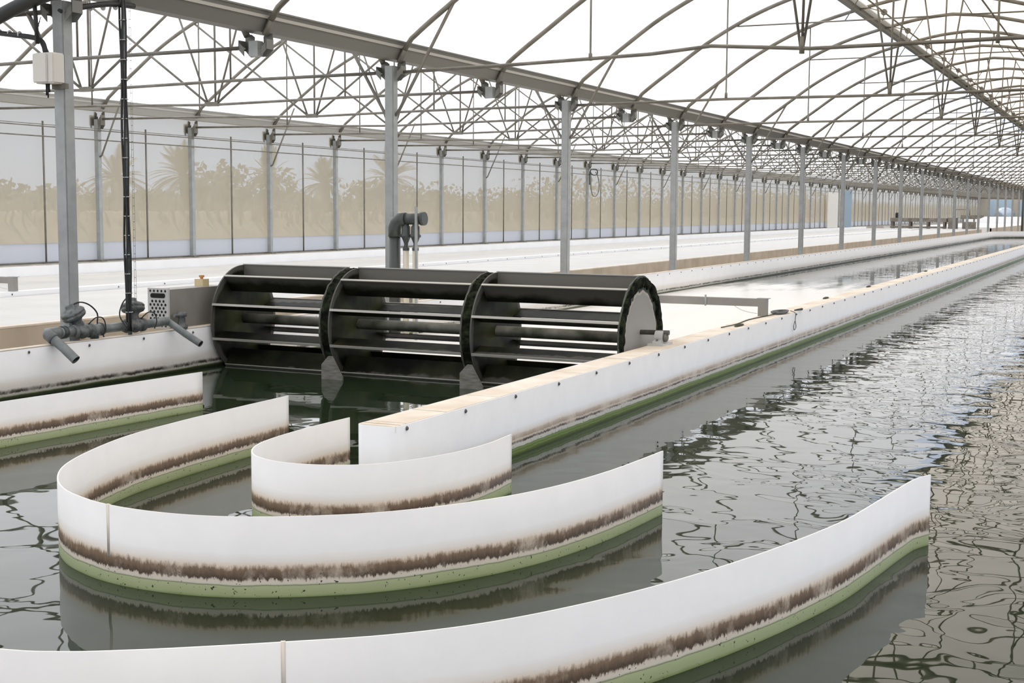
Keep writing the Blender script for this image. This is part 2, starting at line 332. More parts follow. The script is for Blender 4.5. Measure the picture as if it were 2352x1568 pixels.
TENS = {2: 'twent', 3: 'thirt', 4: 'fort', 5: 'fift', 6: 'sixt', 7: 'sevent'}
def ordw(k):
    if k == 1: return 'nearest'
    if k < 20: return ONES[k]
    t, q = divmod(k, 10)
    return TENS[t] + 'ieth' if q == 0 else TENS[t] + 'y-' + ONES[q]

# ------------------------------------------------------------------ dimensions
GX = -7.527; SPAN = 8.633; SX = GX - SPAN; RX = GX + SPAN; Y0 = 8.047
YN, YF = -6.0, 158.0
WT = .361
prof = [(0, 3.04), (.4, 3.35), (.8, 3.63), (1.29, 3.97), (1.73, 4.22), (2.13, 4.41), (2.53, 4.56), (2.9, 4.67), (3.3, 4.77), (3.8, 4.87), (SPAN/2, 4.92)]
def smooth(P, n=3):
    out = []
    for i in range(len(P)-1):
        p0, p1, p2, p3 = P[max(i-1, 0)], P[i], P[i+1], P[min(i+2, len(P)-1)]
        for k in range(n):
            t = k/n
            out.append(tuple(.5*((2*p1[j]) + (-p0[j]+p2[j])*t + (2*p0[j]-5*p1[j]+4*p2[j]-p3[j])*t*t + (-p0[j]+3*p1[j]-3*p2[j]+p3[j])*t**3) for j in range(len(p1))))
    out.append(tuple(P[-1])); return out
half = smooth(prof, 3)
full = half + [(SPAN-a, z) for a, z in half[-2::-1]]
def archz(s):
    s = min(s, SPAN-s)
    for (a, za), (c, zc) in zip(half, half[1:]):
        if a <= s <= c: return za + (zc-za)*(s-a)/(c-a)
    return half[-1][1]

# ------------------------------------------------------------------ setting
o = MB().box(-90, 30, -15, 460, -.5, -.28).build('floor', 'ground'); struct(o)

def filmsheet(name, x0, s0, s1, y0, y1, mt, lift=.05):
    mb = MB(); pts = [(s, z) for s, z in full if s0-1e-6 <= s <= s1+1e-6]
    if pts[0][0] > s0+.01: pts = [(s0, archz(s0))] + pts
    if pts[-1][0] < s1-.01: pts.append((s1, archz(s1)))
    ys = [y0 + (y1-y0)*i/66 for i in range(67)]
    top = [[mb.bm.verts.new((x0+s, y, z+lift)) for s, z in pts] for y in ys]
    for a, c in zip(top, top[1:]):
        for j in range(len(pts)-1):
            f = mb.bm.faces.new((a[j], a[j+1], c[j+1], c[j])); f.smooth = True
    o = mb.build(name, mt)
    return struct(o)
V0, V1 = 2.75, 3.13      # clear vent strip offsets from the gutter
filmsheet('ceiling', GX, 0.12, V0, YN, YF, 'film')
filmsheet('ceiling.001', GX, V0, V1, YN, YF, 'film_clear')
filmsheet('ceiling.002', GX, V1, SPAN-.12, YN, YF, 'film_tan')
filmsheet('ceiling.003', SX, 0.05, SPAN-.12, YN, YF, 'film_left')
filmsheet('ceiling.004', RX, 0.12, SPAN, YN, YF, 'film')

# side wall on the left: clear film, blue band, curb
struct(MB().box(SX-.10, SX-.09, YN, YF, .79, 3.03).build('wall_left', 'film_side'))
struct(MB().box(SX-.10, SX-.08, YN, YF, .50, .80).build('trim_1', 'film_blue'))
struct(MB().box(SX-.30, SX+.12, YN, YF, -.28, .47).build('baseboard_left', 'concrete'))
struct(MB().box(SX-.085, SX-.06, YN, YF, .47, .50).build('trim_2', 'pipe'))
# far gable
g = MB().box(SX, RX+SPAN, YF, YF+.05, -.28, 3.1)
g.prism([(SX+s, z) for s, z in full], YF, YF+.05)
g.prism([(GX+s, z) for s, z in full], YF, YF+.05)
M['gable'] = mottle(mat('gable_cladding', (.40, .37, .31), .8), (.36, .33, .28), (.43, .40, .34), .6)
struct(g.build('wall_far', 'gable'))
wd = MB().box(-15.2, -12.8, YF-.06, YF-.01, 1.0, 2.8).build('window_1', 'pane'); struct(wd)
wd = MB().box(-12.0, -10.2, YF-.06, YF-.01, .9, 2.7).build('window_2', 'pane'); struct(wd)

# ------------------------------------------------------------------ gutters
M['gutter_pale'] = mat('pale_gutter_steel', (.36, .35, .31), .5, .1)
def gutter(x, label, mt='gutter'):
    t = thing('roof_gutter', (x, YN, 3.0), label, 'gutter')
    out = [(-.075, 3.02), (.075, 3.02), (.13, 3.12), (.15, 3.20), (.165, 3.20), (.165, 3.215), (.14, 3.215), (.115, 3.13), (.065, 3.035), (-.065, 3.035), (-.115, 3.13), (-.14, 3.215), (-.165, 3.215), (-.165, 3.20), (-.15, 3.20), (-.13, 3.12)]
    MB().prism([(x+a, z) for a, z in out], YN, YF, 'y').build('trough', mt, t)
    MB().box(x+.138, x+.150, YN, YF, 3.135, 3.165).build('rim', 'edge', t)
    MB().box(x-.150, x-.138, YN, YF, 3.135, 3.165).build('rim', 'edge', t)
    return t
gutter(GX, 'big grey steel gutter carried by the tall posts between the two roof spans')
gutter(SX, 'pale grey gutter along the top of the left side wall', 'gutter_pale')
gutter(RX, 'grey gutter at the right foot of the main roof span')

# ------------------------------------------------------------------ brackets, posts
def bracket_mesh(x, y, wide=.155, z0=2.80):
    mb = MB()
    for sgn in (-1, 1):
        out = [(x+sgn*.05, 2.93), (x+sgn*.05, 2.985), (x+sgn*.085, 3.01), (x+sgn*wide, 3.01), (x+sgn*wide, z0+.06), (x+sgn*wide*.62, z0), (x+sgn*.03, z0), (x+sgn*.03, 2.93)]
        mb.prism(out, y+.045, y+.052, 'y')
        out2 = [(x+sgn*wide*.62, z0), (x+sgn*wide, z0+.06), (x+sgn*wide, 2.93), (x+sgn*wide*.62, 2.88)]
        mb.prism(out2, y-.060, y-.053, 'y')
        mb.box(x+sgn*wide-.004, x+sgn*wide+.004, y-.06, y+.05, z0+.06, 2.95)
        mb.tube([(x+sgn*.085, y-.055, z0+.07), (x+sgn*.085, y-.066, z0+.07)], .009, 6)
    return mb
def clamps(x, y, t):
    for sgn in (-1, 1):
        MB().tube([(x+sgn*.10, y, 2.99), (x+sgn*.17, y, 3.12)], .032, 8).build('arch_clamp', 'pipe', t)
def square_post(x, y, z0, z1, hw):
    mb = MB().box(x-hw, x+hw, y-hw, y+hw, z0, z1)
    bmesh.ops.bevel(mb.bm, geom=[e for e in mb.bm.edges if abs(e.verts[0].co.z-e.verts[1].co.z) > .5], offset=hw*.18, segments=2, affect='EDGES')
    return mb
def make_post():
    t = thing('gutter_post', (GX, Y0, -.28), None, 'post', 'tall posts under the middle gutter')
    square_post(GX, Y0, -.28, 2.955, .055).build('shaft', 'galv', t)
    bracket_mesh(GX, Y0).build('bracket', 'gutter', t)
    clamps(GX, Y0, t)
    return t
p0 = make_post()
for k in range(20):
    y = Y0 + 5*k
    if k == 0: lab = 'tall grey square post at far left carrying a white junction box'; o = p0
    else:
        lab = 'tall grey gutter post, %s one beyond the post with the junction box' % ('first' if k == 1 else ordw(k)); o = dup(p0, (GX, y, -.28))
    o['label'] = lab
br = thing('gutter_bracket', (GX, Y0+2.5, 2.8), None, 'bracket', 'brackets under the middle gutter without a post')
bracket_mesh(GX, Y0+2.5).build('side_plate', 'gutter', br)
clamps(GX, Y0+2.5, br)
MB().box(GX-.05, GX+.05, Y0+2.45, Y0+2.54, 2.80, 2.94).build('stub', 'galv', br)
for k in range(20):
    o = br if k == 0 else dup(br, (GX, Y0+2.5+5*k, 2.8))
    o['label'] = 'boxy steel bracket hanging under the middle gutter between posts, %s from the camera' % ordw(k+1)

def make_side_post():
    y = Y0 + 5
    t = thing('side_post', (SX, y, .47), None, 'post', 'thin posts of the left side wall')
    MB().box(SX-.04, SX+.04, y-.04, y+.04, .47, 2.88).build('shaft', 'galv', t)
    bracket_mesh(SX, y, .12, 2.72).build('bracket', 'pipe', t)
    MB().box(SX-.075, SX+.09, y-.075, y+.075, .47, .50).build('foot_plate', 'pipe', t)
    return t
sp0 = make_side_post()
nside = 0
for k in range(58):
    y = Y0 + 5 + 2.5*k
    if k == 0: o = sp0
    else: o = dup(sp0, (SX, y, .47))
    o['label'] = 'slim grey post of the left side wall, %s from the camera end' % ordw(k+1)
st0 = MB().tube([(SX-.02, Y0+6.25, .49), (SX-.02, Y0+6.25, 2.78)], .016, 6).build('wall_stud', 'pipe')
tag(st0, None, 'stud', 'thin round studs between the side posts')
for k in range(57):
    o = st0 if k == 0 else st0.copy()
    if k: C.objects.link(o); o.location.y += 2.5*k
    o['label'] = 'thin dark vertical rod in the film side wall, %s bay from the camera end' % ordw(k+1)
# wires along the side wall
for z, rr, lab in ((2.69, .010, 'upper thin cable strung along the left film wall'), (2.72, .006, 'fine wire just above the upper cable of the film wall'), (2.53, .011, 'lower thin rail running along the left film wall')):
    tag(MB().tube([(SX+.06, YN, z), (SX+.06, YF-1, z)], rr, 5).build('wall_cable', 'pipe'), lab, 'cable')

# ------------------------------------------------------------------ roof trusses
def arch_mb(x0, y, rad=.030):
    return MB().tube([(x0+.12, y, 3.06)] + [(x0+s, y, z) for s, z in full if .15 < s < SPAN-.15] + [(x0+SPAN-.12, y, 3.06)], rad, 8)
CZ = 2.885
def main_truss(y, bent=False):
    t = thing('roof_truss', (GX, y, 2.8), None, 'roof truss', 'trusses of the main span over the tall posts')
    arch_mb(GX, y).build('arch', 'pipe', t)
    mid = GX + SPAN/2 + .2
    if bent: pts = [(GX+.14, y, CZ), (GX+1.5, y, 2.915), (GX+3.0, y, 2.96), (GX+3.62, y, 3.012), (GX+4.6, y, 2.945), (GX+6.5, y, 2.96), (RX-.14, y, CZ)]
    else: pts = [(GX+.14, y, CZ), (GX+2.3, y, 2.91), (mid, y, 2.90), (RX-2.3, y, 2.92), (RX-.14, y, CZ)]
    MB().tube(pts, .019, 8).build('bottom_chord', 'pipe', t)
    MB().tube([(mid, y, 2.90), (mid, y, 3.06)], .026, 8).build('strut_socket', 'pipe', t)
    for dx in (-.33, .02, .28):
        MB().tube([(mid+dx*.04, y, 2.96), (mid+dx, y, archz(mid+dx-GX)-.02)], .014, 6).build('strut', 'pipe', t)
    for hx in (GX+2.345, RX-2.345):
        MB().tube([(hx, y, 2.92), (hx, y, 2.99), (hx, y, 3.0), (hx, y, archz(hx-GX))], [.02, .02, .011, .011], 6).build('hanger', 'pipe', t)
    MB().tube([(GX+.05, y, 2.42), (GX+.09, y, 2.46), (GX+.77, y, 3.60)], .018, 6).build('knee_brace', 'pipe', t)
    MB().tube([(RX-.05, y, 2.42), (RX-.77, y, 3.60)], .018, 6).build('knee_brace', 'pipe', t)
    return t
mt1 = main_truss(Y0+5, True); mt1['label'] = 'truss of the main roof span with the bent bottom chord, nearest in view'
mt2 = main_truss(Y0+10)
for k in range(2, 21):
    o = mt2 if k == 2 else dup(mt2, (GX, Y0+5*k, 2.8))
    o['label'] = 'main span roof truss with straight chord over a tall post, %s from the camera' % ordw(k)
def main_arch(y):
    t = thing('roof_arch', (GX, y, 3.0), None, 'roof arch', 'plain arches of the main span between the trusses')
    arch_mb(GX, y).build('arch', 'pipe', t)
    MB().tube([(GX+1.78, y, 4.215), (RX-1.78, y, 4.215)], .012, 6).build('collar_tie', 'pipe', t)
    for dx in (-.9, .9):
        MB().tube([(GX+SPAN/2+dx, y, 4.215), (GX+SPAN/2+dx*.55, y, archz(SPAN/2+dx*.55))], .008, 6).build('web_rod', 'pipe', t)
    return t
ma0 = main_arch(Y0+2.5)
for k in range(20):
    o = ma0 if k == 0 else dup(ma0, (GX, Y0+2.5+5*k, 3.0))
    o['label'] = 'plain roof arch with high collar tie in the main span, %s from the camera' % ordw(k+1)
def left_truss(y, knee):
    t = thing('roof_truss', (SX, y, 2.8), None, 'roof truss', 'trusses of the left roof span')
    arch_mb(SX, y).build('arch', 'pipe', t)
    mid = SX + SPAN/2
    MB().tube([(SX+.12, y, CZ), (SX+2.2, y, 2.87), (mid, y, 2.83), (GX-2.2, y, 2.87), (GX-.12, y, CZ)], .019, 8).build('bottom_chord', 'pipe', t)
    MB().box(mid-.10, mid+.10, y-.02, y+.02, 2.81, 2.87).build('node_plate', 'pipe', t)
    for dx in (-2.25, -.85, .05, .75, 2.25):
        MB().tube([(mid+math.copysign(min(.08, abs(dx)), dx), y, 2.85), (mid+dx, y, archz(SPAN/2+dx)-.01)], .015 if abs(dx) < 1 else .017, 6).build('strut', 'pipe', t)
    for hx in (-2.2, 2.2):
        MB().tube([(mid+hx*.985, y, 2.86), (mid+hx*.985, y, archz(SPAN/2+hx))], .012, 6).build('hanger', 'pipe', t)
    if knee:
        MB().tube([(GX-.05, y, 2.42), (GX-.09, y, 2.46), (GX-.77, y, 3.60)], .018, 6).build('knee_brace', 'pipe', t)
        MB().tube([(SX+.04, y, 2.25), (SX+.08, y, 2.27), (SX+.62, y, 3.40)], .015, 6).build('knee_brace', 'pipe', t)
    return t
lk = left_truss(Y0+5, True); lp = left_truss(Y0+2.5, False)
n = 0
for k in range(-1, 60):
    y = Y0 + 2.5*k; n += 1
    if k == 2: o = lk
    elif k == 1: o = lp
    else: o = dup(lk if k % 2 == 0 else lp, (SX, y, 2.8))
    o['label'] = 'triangulated truss of the left roof span, %s from the camera' % ordw(n)

# ridge vent frame, shafts
def lng(name, s, dz, rad, mt, label, cat='purlin', n=6):
    return tag(MB().tube([(GX+s, YN, archz(s)+dz), (GX+s, YF-1, archz(s)+dz)], rad, n).build(name, mt), label, cat)
vf = MB().box(GX+V1-.05, GX+V1+.03, YN, YF-1, archz(V1)-.05, archz(V1)+.05).build('vent_rail', 'gutter'); tag(vf, 'long dark steel rail where the clear vent strip meets the tan film', 'rail')
vf = MB().box(GX+V1+.04, GX+V1+.16, YN, YF-1, archz(V1)+.02, archz(V1)+.04).build('vent_flashing', 'linerwhite'); tag(vf, 'pale flashing strip beside the dark ridge vent rail', 'flashing')
lng('vent_shaft', V1+.42, -.16, .014, 'pipe', 'thin drive shaft running beside the ridge vent rail', 'shaft')
lng('ridge_purlin', SPAN/2+.75, -.04, .016, 'pipe', 'round purlin just right of the roof crown')
lng('ridge_purlin', SPAN/2+1.9, -.04, .016, 'pipe', 'round purlin low on the right slope of the main roof')
gb = thing('vent_gearbox', (GX+V1+.42, Y0+5, archz(V1+.42)-.16), None, 'gearbox', 'small gearboxes on the vent drive shaft')
gx, gz = GX+V1+.42, archz(V1+.42)-.16
MB().lathe([(.02, -.03), (.045, -.03), (.055, 0), (.045, .03), (.02, .03)], 10, (gx, Y0+5, gz), 'y').build('housing', 'pipe', gb)
MB().tube([(gx, Y0+5, gz), (gx-.30, Y0+5, gz+.10)], .008, 5).build('rack', 'pipe', gb)
MB().tube([(gx, Y0+5, gz), (gx-.02, Y0+5, gz-.14)], .007, 5).build('rack', 'pipe', gb)
for k in range(32):
    o = gb if k == 0 else dup(gb, (gx, Y0+5+2.5*k, gz))
    o['label'] = 'small dark gearbox with a rack on the ridge vent shaft, %s from the camera' % ordw(k+1)

# ------------------------------------------------------------------ near raceway
def arc(cx, cy, R, a0, a1, n):
    return [(cx+R*math.cos(math.radians(a0+(a1-a0)*i/n)), cy+R*math.sin(math.radians(a0+(a1-a0)*i/n))) for i in range(n+1)]
LW = [(-7.27, y) for y in (77.5, 60, 45, 35, 28, 22, 18)] + [(-7.33, 14), (-7.385, 11), (-7.40, 9), (-7.40, 7), (-7.38, 5.5)]
outer = arc(-3.25, 77.5, 4.02, 0, 180, 40) + LW[1:] + arc(-3.25, 5.5, 4.12, 180, 360, 40)[1:] + [(.87, 30), (.80, 60), (.77, 77.5)]
wt = MB(); mbw = MB()
for xx, yy in outer: pass
def offs(path, dd):
    P = [Vector((*q, 0)) for q in path]; k = len(P); out = []
    for i in range(k):
        t = (P[min(i+1, k-1)] - P[max(i-1, 0)]).normalized(); q = P[i] + Vector((-t.y, t.x, 0))*dd; out.append((q.x, q.y))
    return out
liner_path = offs(outer, -.004)
zt = [WT]*len(outer)
rw = thing('raceway_wall', (-7.33, 8, -.28), 'long low white lined outer wall of the near raceway, running behind the paddle wheel', 'wall')
MB().ribbon(liner_path, .008, -.25, [WT-.004]*len(outer)).build('liner', 'linerdark', rw)
MB().ribbon(offs(outer, -.035), .05, -.27, [WT-.002]*len(outer)).build('core', 'cream', rw)
MB().ribbon(offs(outer, -.032), .062, WT-.003, [WT+.006]*len(outer)).build('cap', 'cream', rw)
scr = bpy.data.meshes.new('screw')
def screw_at(parent, x, y, z, dirx=1, first=[None]):
    if first[0] is None:
        mb = MB().lathe([(.011, 0), (.011, .004), (.006, .009), (.003, .010)], 8, (x, y, z), 'x'); o = mb.build('screw', 'screw', parent, origin=(x, y, z)); first[0] = o; return o
    o = first[0].copy(); C.objects.link(o); o.parent = parent; o.location = Vector((x, y, z)) - Vector(parent['_w']); return o
for k in range(80):
    y = 7.48 + .635*k
    x = -7.40 if y < 9 else -7.40+.015*(y-9)/2 if y < 11 else -7.385+.055*(y-11)/3 if y < 14 else -7.33+.06*(y-14)/4 if y < 18 else -7.27
    if 9.5 < y < 10.5: continue
    screw_at(rw, x+.001, y, .325 if y > 8 else .33)

dv = thing('raceway_divider', (-3.29, 5.55, -.28), 'long white lined divider wall with pale timber cap between the two channels', 'wall')
end = arc(-3.29, 5.64, .108, -90, -180, 5)
dpath = [(-3.182, 63.4), (-3.182, 40), (-3.182, 25), (-3.182, 15), (-3.182, 10), (-3.182, 8), (-3.182, 5.60), (-3.187, 5.57), (-3.205, 5.548), (-3.23, 5.54), (-3.36, 5.54), (-3.385, 5.55), (-3.398, 5.575), (-3.398, 5.62), (-3.398, 8), (-3.398, 10), (-3.398, 15), (-3.398, 25), (-3.398, 40), (-3.398, 63.4)]
MB().ribbon(dpath, .008, -.25, [WT]*len(dpath)).build('liner', 'liner', dv)
mb = MB()
y = 5.56; i = 0
random.seed(3)
lens = [.05, .06, .42, .62, .55, .70, .9, 1.1, .8]
while y < 63:
    ln = lens[i] if i < len(lens) else 1.2
    mb.box(-3.392, -3.188, y, y+ln-.012, WT-.03, WT+.002+random.uniform(-.0015, .0015)); y += ln; i += 1
mb.build('timber_cap', 'cream', dv)
MB().box(-3.385, -3.195, 5.57, 63.2, -.27, WT-.03).build('core', 'concrete', dv)
for k in range(64): screw_at(dv, -3.178, 5.648+.630*k, .342)

# water
wpath = offs(outer, -.02)
mb = MB(); vs = [mb.bm.verts.new((xx, yy, 0)) for xx, yy in wpath]; mb.bm.faces.new(vs)
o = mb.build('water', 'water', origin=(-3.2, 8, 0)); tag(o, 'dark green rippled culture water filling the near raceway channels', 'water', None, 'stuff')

# ------------------------------------------------------------------ curved baffles
def sheet(name, pts, label, ztop, n=6):
    P = smooth(pts, n); k = len(P)
    zs = [ztop[0] + (ztop[1]-ztop[0])*i/(k-1) for i in range(k)]
    o = MB().ribbon(P, .006, -.24, zs).build(name, 'sheet', origin=(P[k//2][0], P[k//2][1], 0)); tag(o, label, 'baffle'); return o, P, zs
Apts = [(-3.775, 6.09), (-3.785, 5.786), (-3.772, 5.469), (-3.735, 5.23), (-3.652, 5.045), (-3.53, 4.925), (-3.353, 4.868), (-3.16, 4.90), (-2.993, 5.005), (-2.875, 5.19), (-2.796, 5.44), (-2.767, 5.701), (-2.778, 5.992)]
Bpts = [(-4.523, 6.615), (-4.512, 6.252), (-4.495, 5.895), (-4.468, 5.513), (-4.41, 5.09), (-4.29, 4.70), (-4.144, 4.38), (-3.969, 4.15), (-3.78, 3.99), (-3.586, 3.895), (-3.44, 3.852), (-3.29, 3.834), (-3.12, 3.840), (-2.958, 3.876), (-2.815, 3.938), (-2.679, 4.018), (-2.494, 4.165), (-2.33, 4.365), (-2.19, 4.61), (-2.096, 4.85), (-2.028, 5.125), (-1.983, 5.434), (-1.948, 5.865)]
Cpts = [(-5.857, 7.525), (-5.895, 6.842), (-5.93, 6.283), (-5.96, 5.78), (-5.965, 5.2), (-5.89, 4.5), (-5.66, 3.75), (-5.2, 3.1), (-4.55, 2.66), (-3.8, 2.45), (-3.1, 2.415), (-2.6, 2.475), (-2.417, 2.53), (-2.271, 2.61), (-2.139, 2.695), (-1.955, 2.825), (-1.74, 2.99), (-1.562, 3.18), (-1.406, 3.42), (-1.252, 3.73), (-1.104, 4.119), (-.99, 4.50), (-.91, 4.844), (-.862, 5.194), (-.825, 5.497), (-.793, 5.70), (-.750, 5.812)]
sheet('curved_baffle', Apts, 'small J shaped white plastic baffle at the end of the divider wall, innermost', (.292, .292))
oB, PB, zB = sheet('curved_baffle', Bpts, 'middle U shaped white plastic baffle with brown and green water line', (.297, .297))
oC, PC, zC = sheet('curved_baffle', Cpts, 'largest outer white plastic baffle crossing the bottom of the photo', (.266, .302))
def seam(par, P, zs, X, Y, wdt, off):
    i = min(range(1, len(P)-1), key=lambda j: (P[j][0]-X)**2+(P[j][1]-Y)**2)
    sub = [P[i-1], P[i], P[i+1]]
    a, c = Vector((*P[i-1], 0)), Vector((*P[i+1], 0)); t = (c-a).normalized(); nn = Vector((-t.y, t.x, 0))
    ctr = Vector((*P[i], 0))
    mb = MB()
    q0, q1 = ctr - t*wdt/2, ctr + t*wdt/2
    pp = [(q0.x, q0.y), (ctr.x, ctr.y), (q1.x, q1.y)]
    mb.ribbon(pp, .0072, .10, [zs[i]+.002]*3)
    o = mb.build('welded_seam', 'stain', par, origin=None); return o
seam(oB, PB, zB, -3.44, 3.852, .016, 0)
seam(oC, PC, zC, -1.95, 2.825, .012, 0)

# ------------------------------------------------------------------ paddle wheel
XR, XL, ZC, RW = -3.50, -7.35, .405, .482
def yc(x): return 9.92 + .14*(XR-x)/(XR-XL)
WY = yc(XR)
pw = thing('paddle_wheel', ((XR+XL)/2, yc((XR+XL)/2), -.15), 'big dark steel paddle wheel of three bladed drums spanning the left channel', 'paddle wheel')
secs = [(-7.35, -6.20), (-6.11, -4.85), (-4.76, -3.50)]
rnd = random.Random(5)
for si, (xa, xb) in enumerate(secs):
    for q, x in enumerate((xa, xb)):
        last = (si == 2 and q == 1)
        mb = MB(); n = 72
        prof_ = []
        ring = []
        for j in range(n):
            a = 2*math.pi*j/n; rr = RW + (rnd.uniform(-.004, .010) if q == 1 else 0)
            ring.append((yc(x) + rr*math.cos(a), ZC + rr*math.sin(a)))
        th = .014
        mb.prism(ring, x-th/2, x+th/2, 'x')
        o = mb.build('end_disc', 'disc' if last else 'wheel', pw, origin=(x, yc(x), ZC))
        if q == 1:
            # band of algae around the rim, on the outside
            mb = MB(); n = 90; A = []
            x0, x1 = x+.006, x + (.085 if not last else .030)
            for j in range(n):
                a = 2*math.pi*j/n; r1 = RW - .004 + rnd.uniform(-.012, .008); r0 = RW - .06 + rnd.uniform(-.02, .02)
                A.append([mb.bm.verts.new((xx, yc(x)+rr*math.cos(a), ZC+rr*math.sin(a))) for xx, rr in ((x0, r1), (x1, r1-rnd.uniform(0, .01)), (x1, r0), (x0, r0-.02))])
            for j in range(n):
                c = A[(j+1) % n]
                for k in range(4): mb.bm.faces.new((A[j][k], A[j][(k+1) % 4], c[(k+1) % 4], c[k]))
            mb.build('rim_algae', 'algae', o) if not last else mb.build('rim_algae', M['algae'], o)
    for k in range(10):
        a = math.radians(90 - 36*k)
        ca, sa = math.cos(a), math.sin(a)
        # position on circle: camera side is -Y
        def PT(x, rr, off=0): return (x, yc(x) - rr*ca - off*sa, ZC + rr*sa - off*ca)
        mb = MB(); x0, x1 = xa+.008, xb-.008
        r0, r1, th = RW-.165, RW+.004, .005
        v = [mb.bm.verts.new(PT(x, rr, o_)) for x in (x0, x1) for (rr, o_) in ((r0, -th/2), (r1, -th/2), (r1, th/2), (r0, th/2))]
        for j in range(4): mb.bm.faces.new((v[j], v[(j+1) % 4], v[4+(j+1) % 4], v[4+j]))
        mb.bm.faces.new(v[:4][::-1]); mb.bm.faces.new(v[4:])
        ob = mb.build('paddle_blade', 'blade_clean' if k == 0 else 'blade' if k in (1, 9) else 'blade_algae_shade', pw)
        mb = MB()
        v = [mb.bm.verts.new(PT(x, rr, o_)) for x in (x0-.006, x1+.006) for (rr, o_) in ((r1-.002, -.010), (r1+.006, -.010), (r1+.006, .010), (r1-.002, .010))]
        for j in range(4): mb.bm.faces.new((v[j], v[(j+1) % 4], v[4+(j+1) % 4], v[4+j]))
        mb.bm.faces.new(v[:4][::-1]); mb.bm.faces.new(v[4:])
        mb.build('blade_edge', 'edge', ob)
MB().tube([(XL-.1, yc(XL-.1), ZC), (XR, yc(XR), ZC)], .045, 16).build('drum_shaft', 'shaft', pw)
MB().tube([(XR-.02, yc(XR), ZC+.05), (-3.26, yc(XR)+.0, ZC+.055)], .019, 12).build('stub_axle', 'shaft', pw)
# pillow block bearing on the divider
pb = thing('pillow_block_bearing', (-3.33, 9.92, WT), 'grey pillow block bearing on the divider wall holding the wheel axle', 'bearing')
MB().box(-3.395, -3.27, 9.80, 10.04, WT+.002, WT+.018).build('base_plate', 'perf', pb)
mb = MB(); by = 9.92
outl = [(by-.09, WT+.018), (by+.09, WT+.018), (by+.085, WT+.035), (by+.05, WT+.045)] + [(by+.052*math.cos(math.radians(a)), WT+.062+.052*math.sin(math.radians(a))) for a in range(0, 181, 20)] + [(by-.05, WT+.045), (by-.085, WT+.035)]
mb.prism(outl, -3.365, -3.30, 'x'); mb.build('housing', 'perf', pb)
MB().lathe([(.02, 0), (.034, 0), (.034, .02), (.022, .03)], 14, (-3.30, by, WT+.06), 'x').build('locking_collar', 'pipe', pb)
for yy in (by-.07, by+.07):
    MB().lathe([(.010, 0), (.010, .016), (.004, .018)], 6, (-3.333, yy, WT+.035)).build('bolt', 'pipe', pb)
# pale deflector plates between the drums
M['plate'] = mottle(mat('wet_grey_plate', (.18, .17, .15), .5, .1), (.12, .115, .09), (.24, .225, .20), 9, stretch=(1, 1, 5))
for x, yy, lab in ((-6.07, 9.36, 'grey chamfered plate standing in the water between left and middle drums'), (-4.79, 9.36, 'grey chamfered plate standing in the water between middle and right drums')):
    o = MB().prism([(x, -.2), (x+.21, -.2), (x+.20, .02), (x+.10, .19), (x+.065, .19), (x, .12)], yy, yy+.02, 'y').build('deflector_plate', 'plate'); tag(o, lab, 'plate')

# gear cover at the left end of the wheel
gc = thing('gear_cover', (-7.62, 9.2, WT), 'grey sheet metal gear cover with a perforated front beside the paddle wheel', 'machine cover')
MB().box(-7.70, -7.50, 9.205, 10.0, WT+.006, .70).build('casing', 'boxgrey', gc)
fp = MB().box(-7.71, -7.49, 9.18, 9.2, WT+.006, .712).build('front_panel', 'perf', gc)
hm = MB()
def hex_(cx, cz, rr, mb):
    mb.prism([(cx+rr*.8*math.cos(math.radians(a)), cz+rr*math.sin(math.radians(a))) for a in range(30, 390, 60)], 9.176, 9.19, 'y')
hc = 0
for i_ in range(5): hex_(-7.68+.04*i_, .688, .011, hm)
row = 0
z_ = .60
while z_ > .38:
    cnt, st = (5, -7.68) if row % 2 else (4, -7.66)
    for i_ in range(cnt): hex_(st+.04*i_, z_, .012, hm)
    row += 1; z_ -= .030
hm.build('vent_holes', 'hole', fp)
MB().prism([(-7.66+.018*math.cos(math.radians(a)), .648+.02*math.sin(math.radians(a))) for a in range(90, 271, 20)] + [(-7.54+.018*math.cos(math.radians(a)), .648+.02*math.sin(math.radians(a))) for a in range(-90, 91, 20)], 9.176, 9.19, 'y').build('hand_slot', 'hole', fp)
yb = thing('oil_bottle', (-7.60, 9.78, .70), 'small yellowed oil bottle with orange cap on the gear cover', 'bottle')
MB().box(-7.645, -7.555, 9.735, 9.825, .70, .765).build('body', 'yellow', yb)
MB().lathe([(.014, .765), (.014, .78), (.024, .78), (.024, .798)], 12, (-7.60, 9.78, 0)).build('cap', 'orange', yb)

# ------------------------------------------------------------------ valve manifold on the left wall
vm = thing('valve_manifold', (-7.44, 8.3, WT), 'grey plastic pipe manifold with two spouts lying on the left raceway wall', 'pipework')
PX = -7.44
def zpipe(y): return .435
MB().tube([(-7.20, 7.75, .255), (-7.30, 7.735, .34), (-7.405, 7.72, .42)], .036, 16, cap=False).build('spout', 'pvc', vm)
MB().lathe([(.030, 0), (.030, .004)], 16, (0, 0, 0)).bm.free()
MB().tube([(-7.385, 7.722, .405), (-7.43, 7.715, .437), (-7.46, 7.74, .443), (-7.455, 7.80, .443), (-7.45, 7.86, .443)], .045, 16).build('elbow', 'pvc', vm)
MB().tube([(PX, 7.84, .443), (PX, 8.0, .443)], .040, 16).build('pipe', 'pvc', vm)
MB().tube([(PX, 7.86, .443), (PX, 7.90, .443)], .050, 16).build('coupling', 'pvcdark', vm)
MB().tube([(PX, 8.16, .437), (PX, 8.28, .437)], .048, 16).build('coupling', 'pvc', vm)
MB().tube([(PX, 8.28, .437), (PX, 8.30, .437)], .052, 16).build('coupling', 'pvcdark', vm)
MB().tube([(PX, 8.2, .437), (PX, 8.62, .437)], .037, 16).build('pipe', 'pvc', vm)
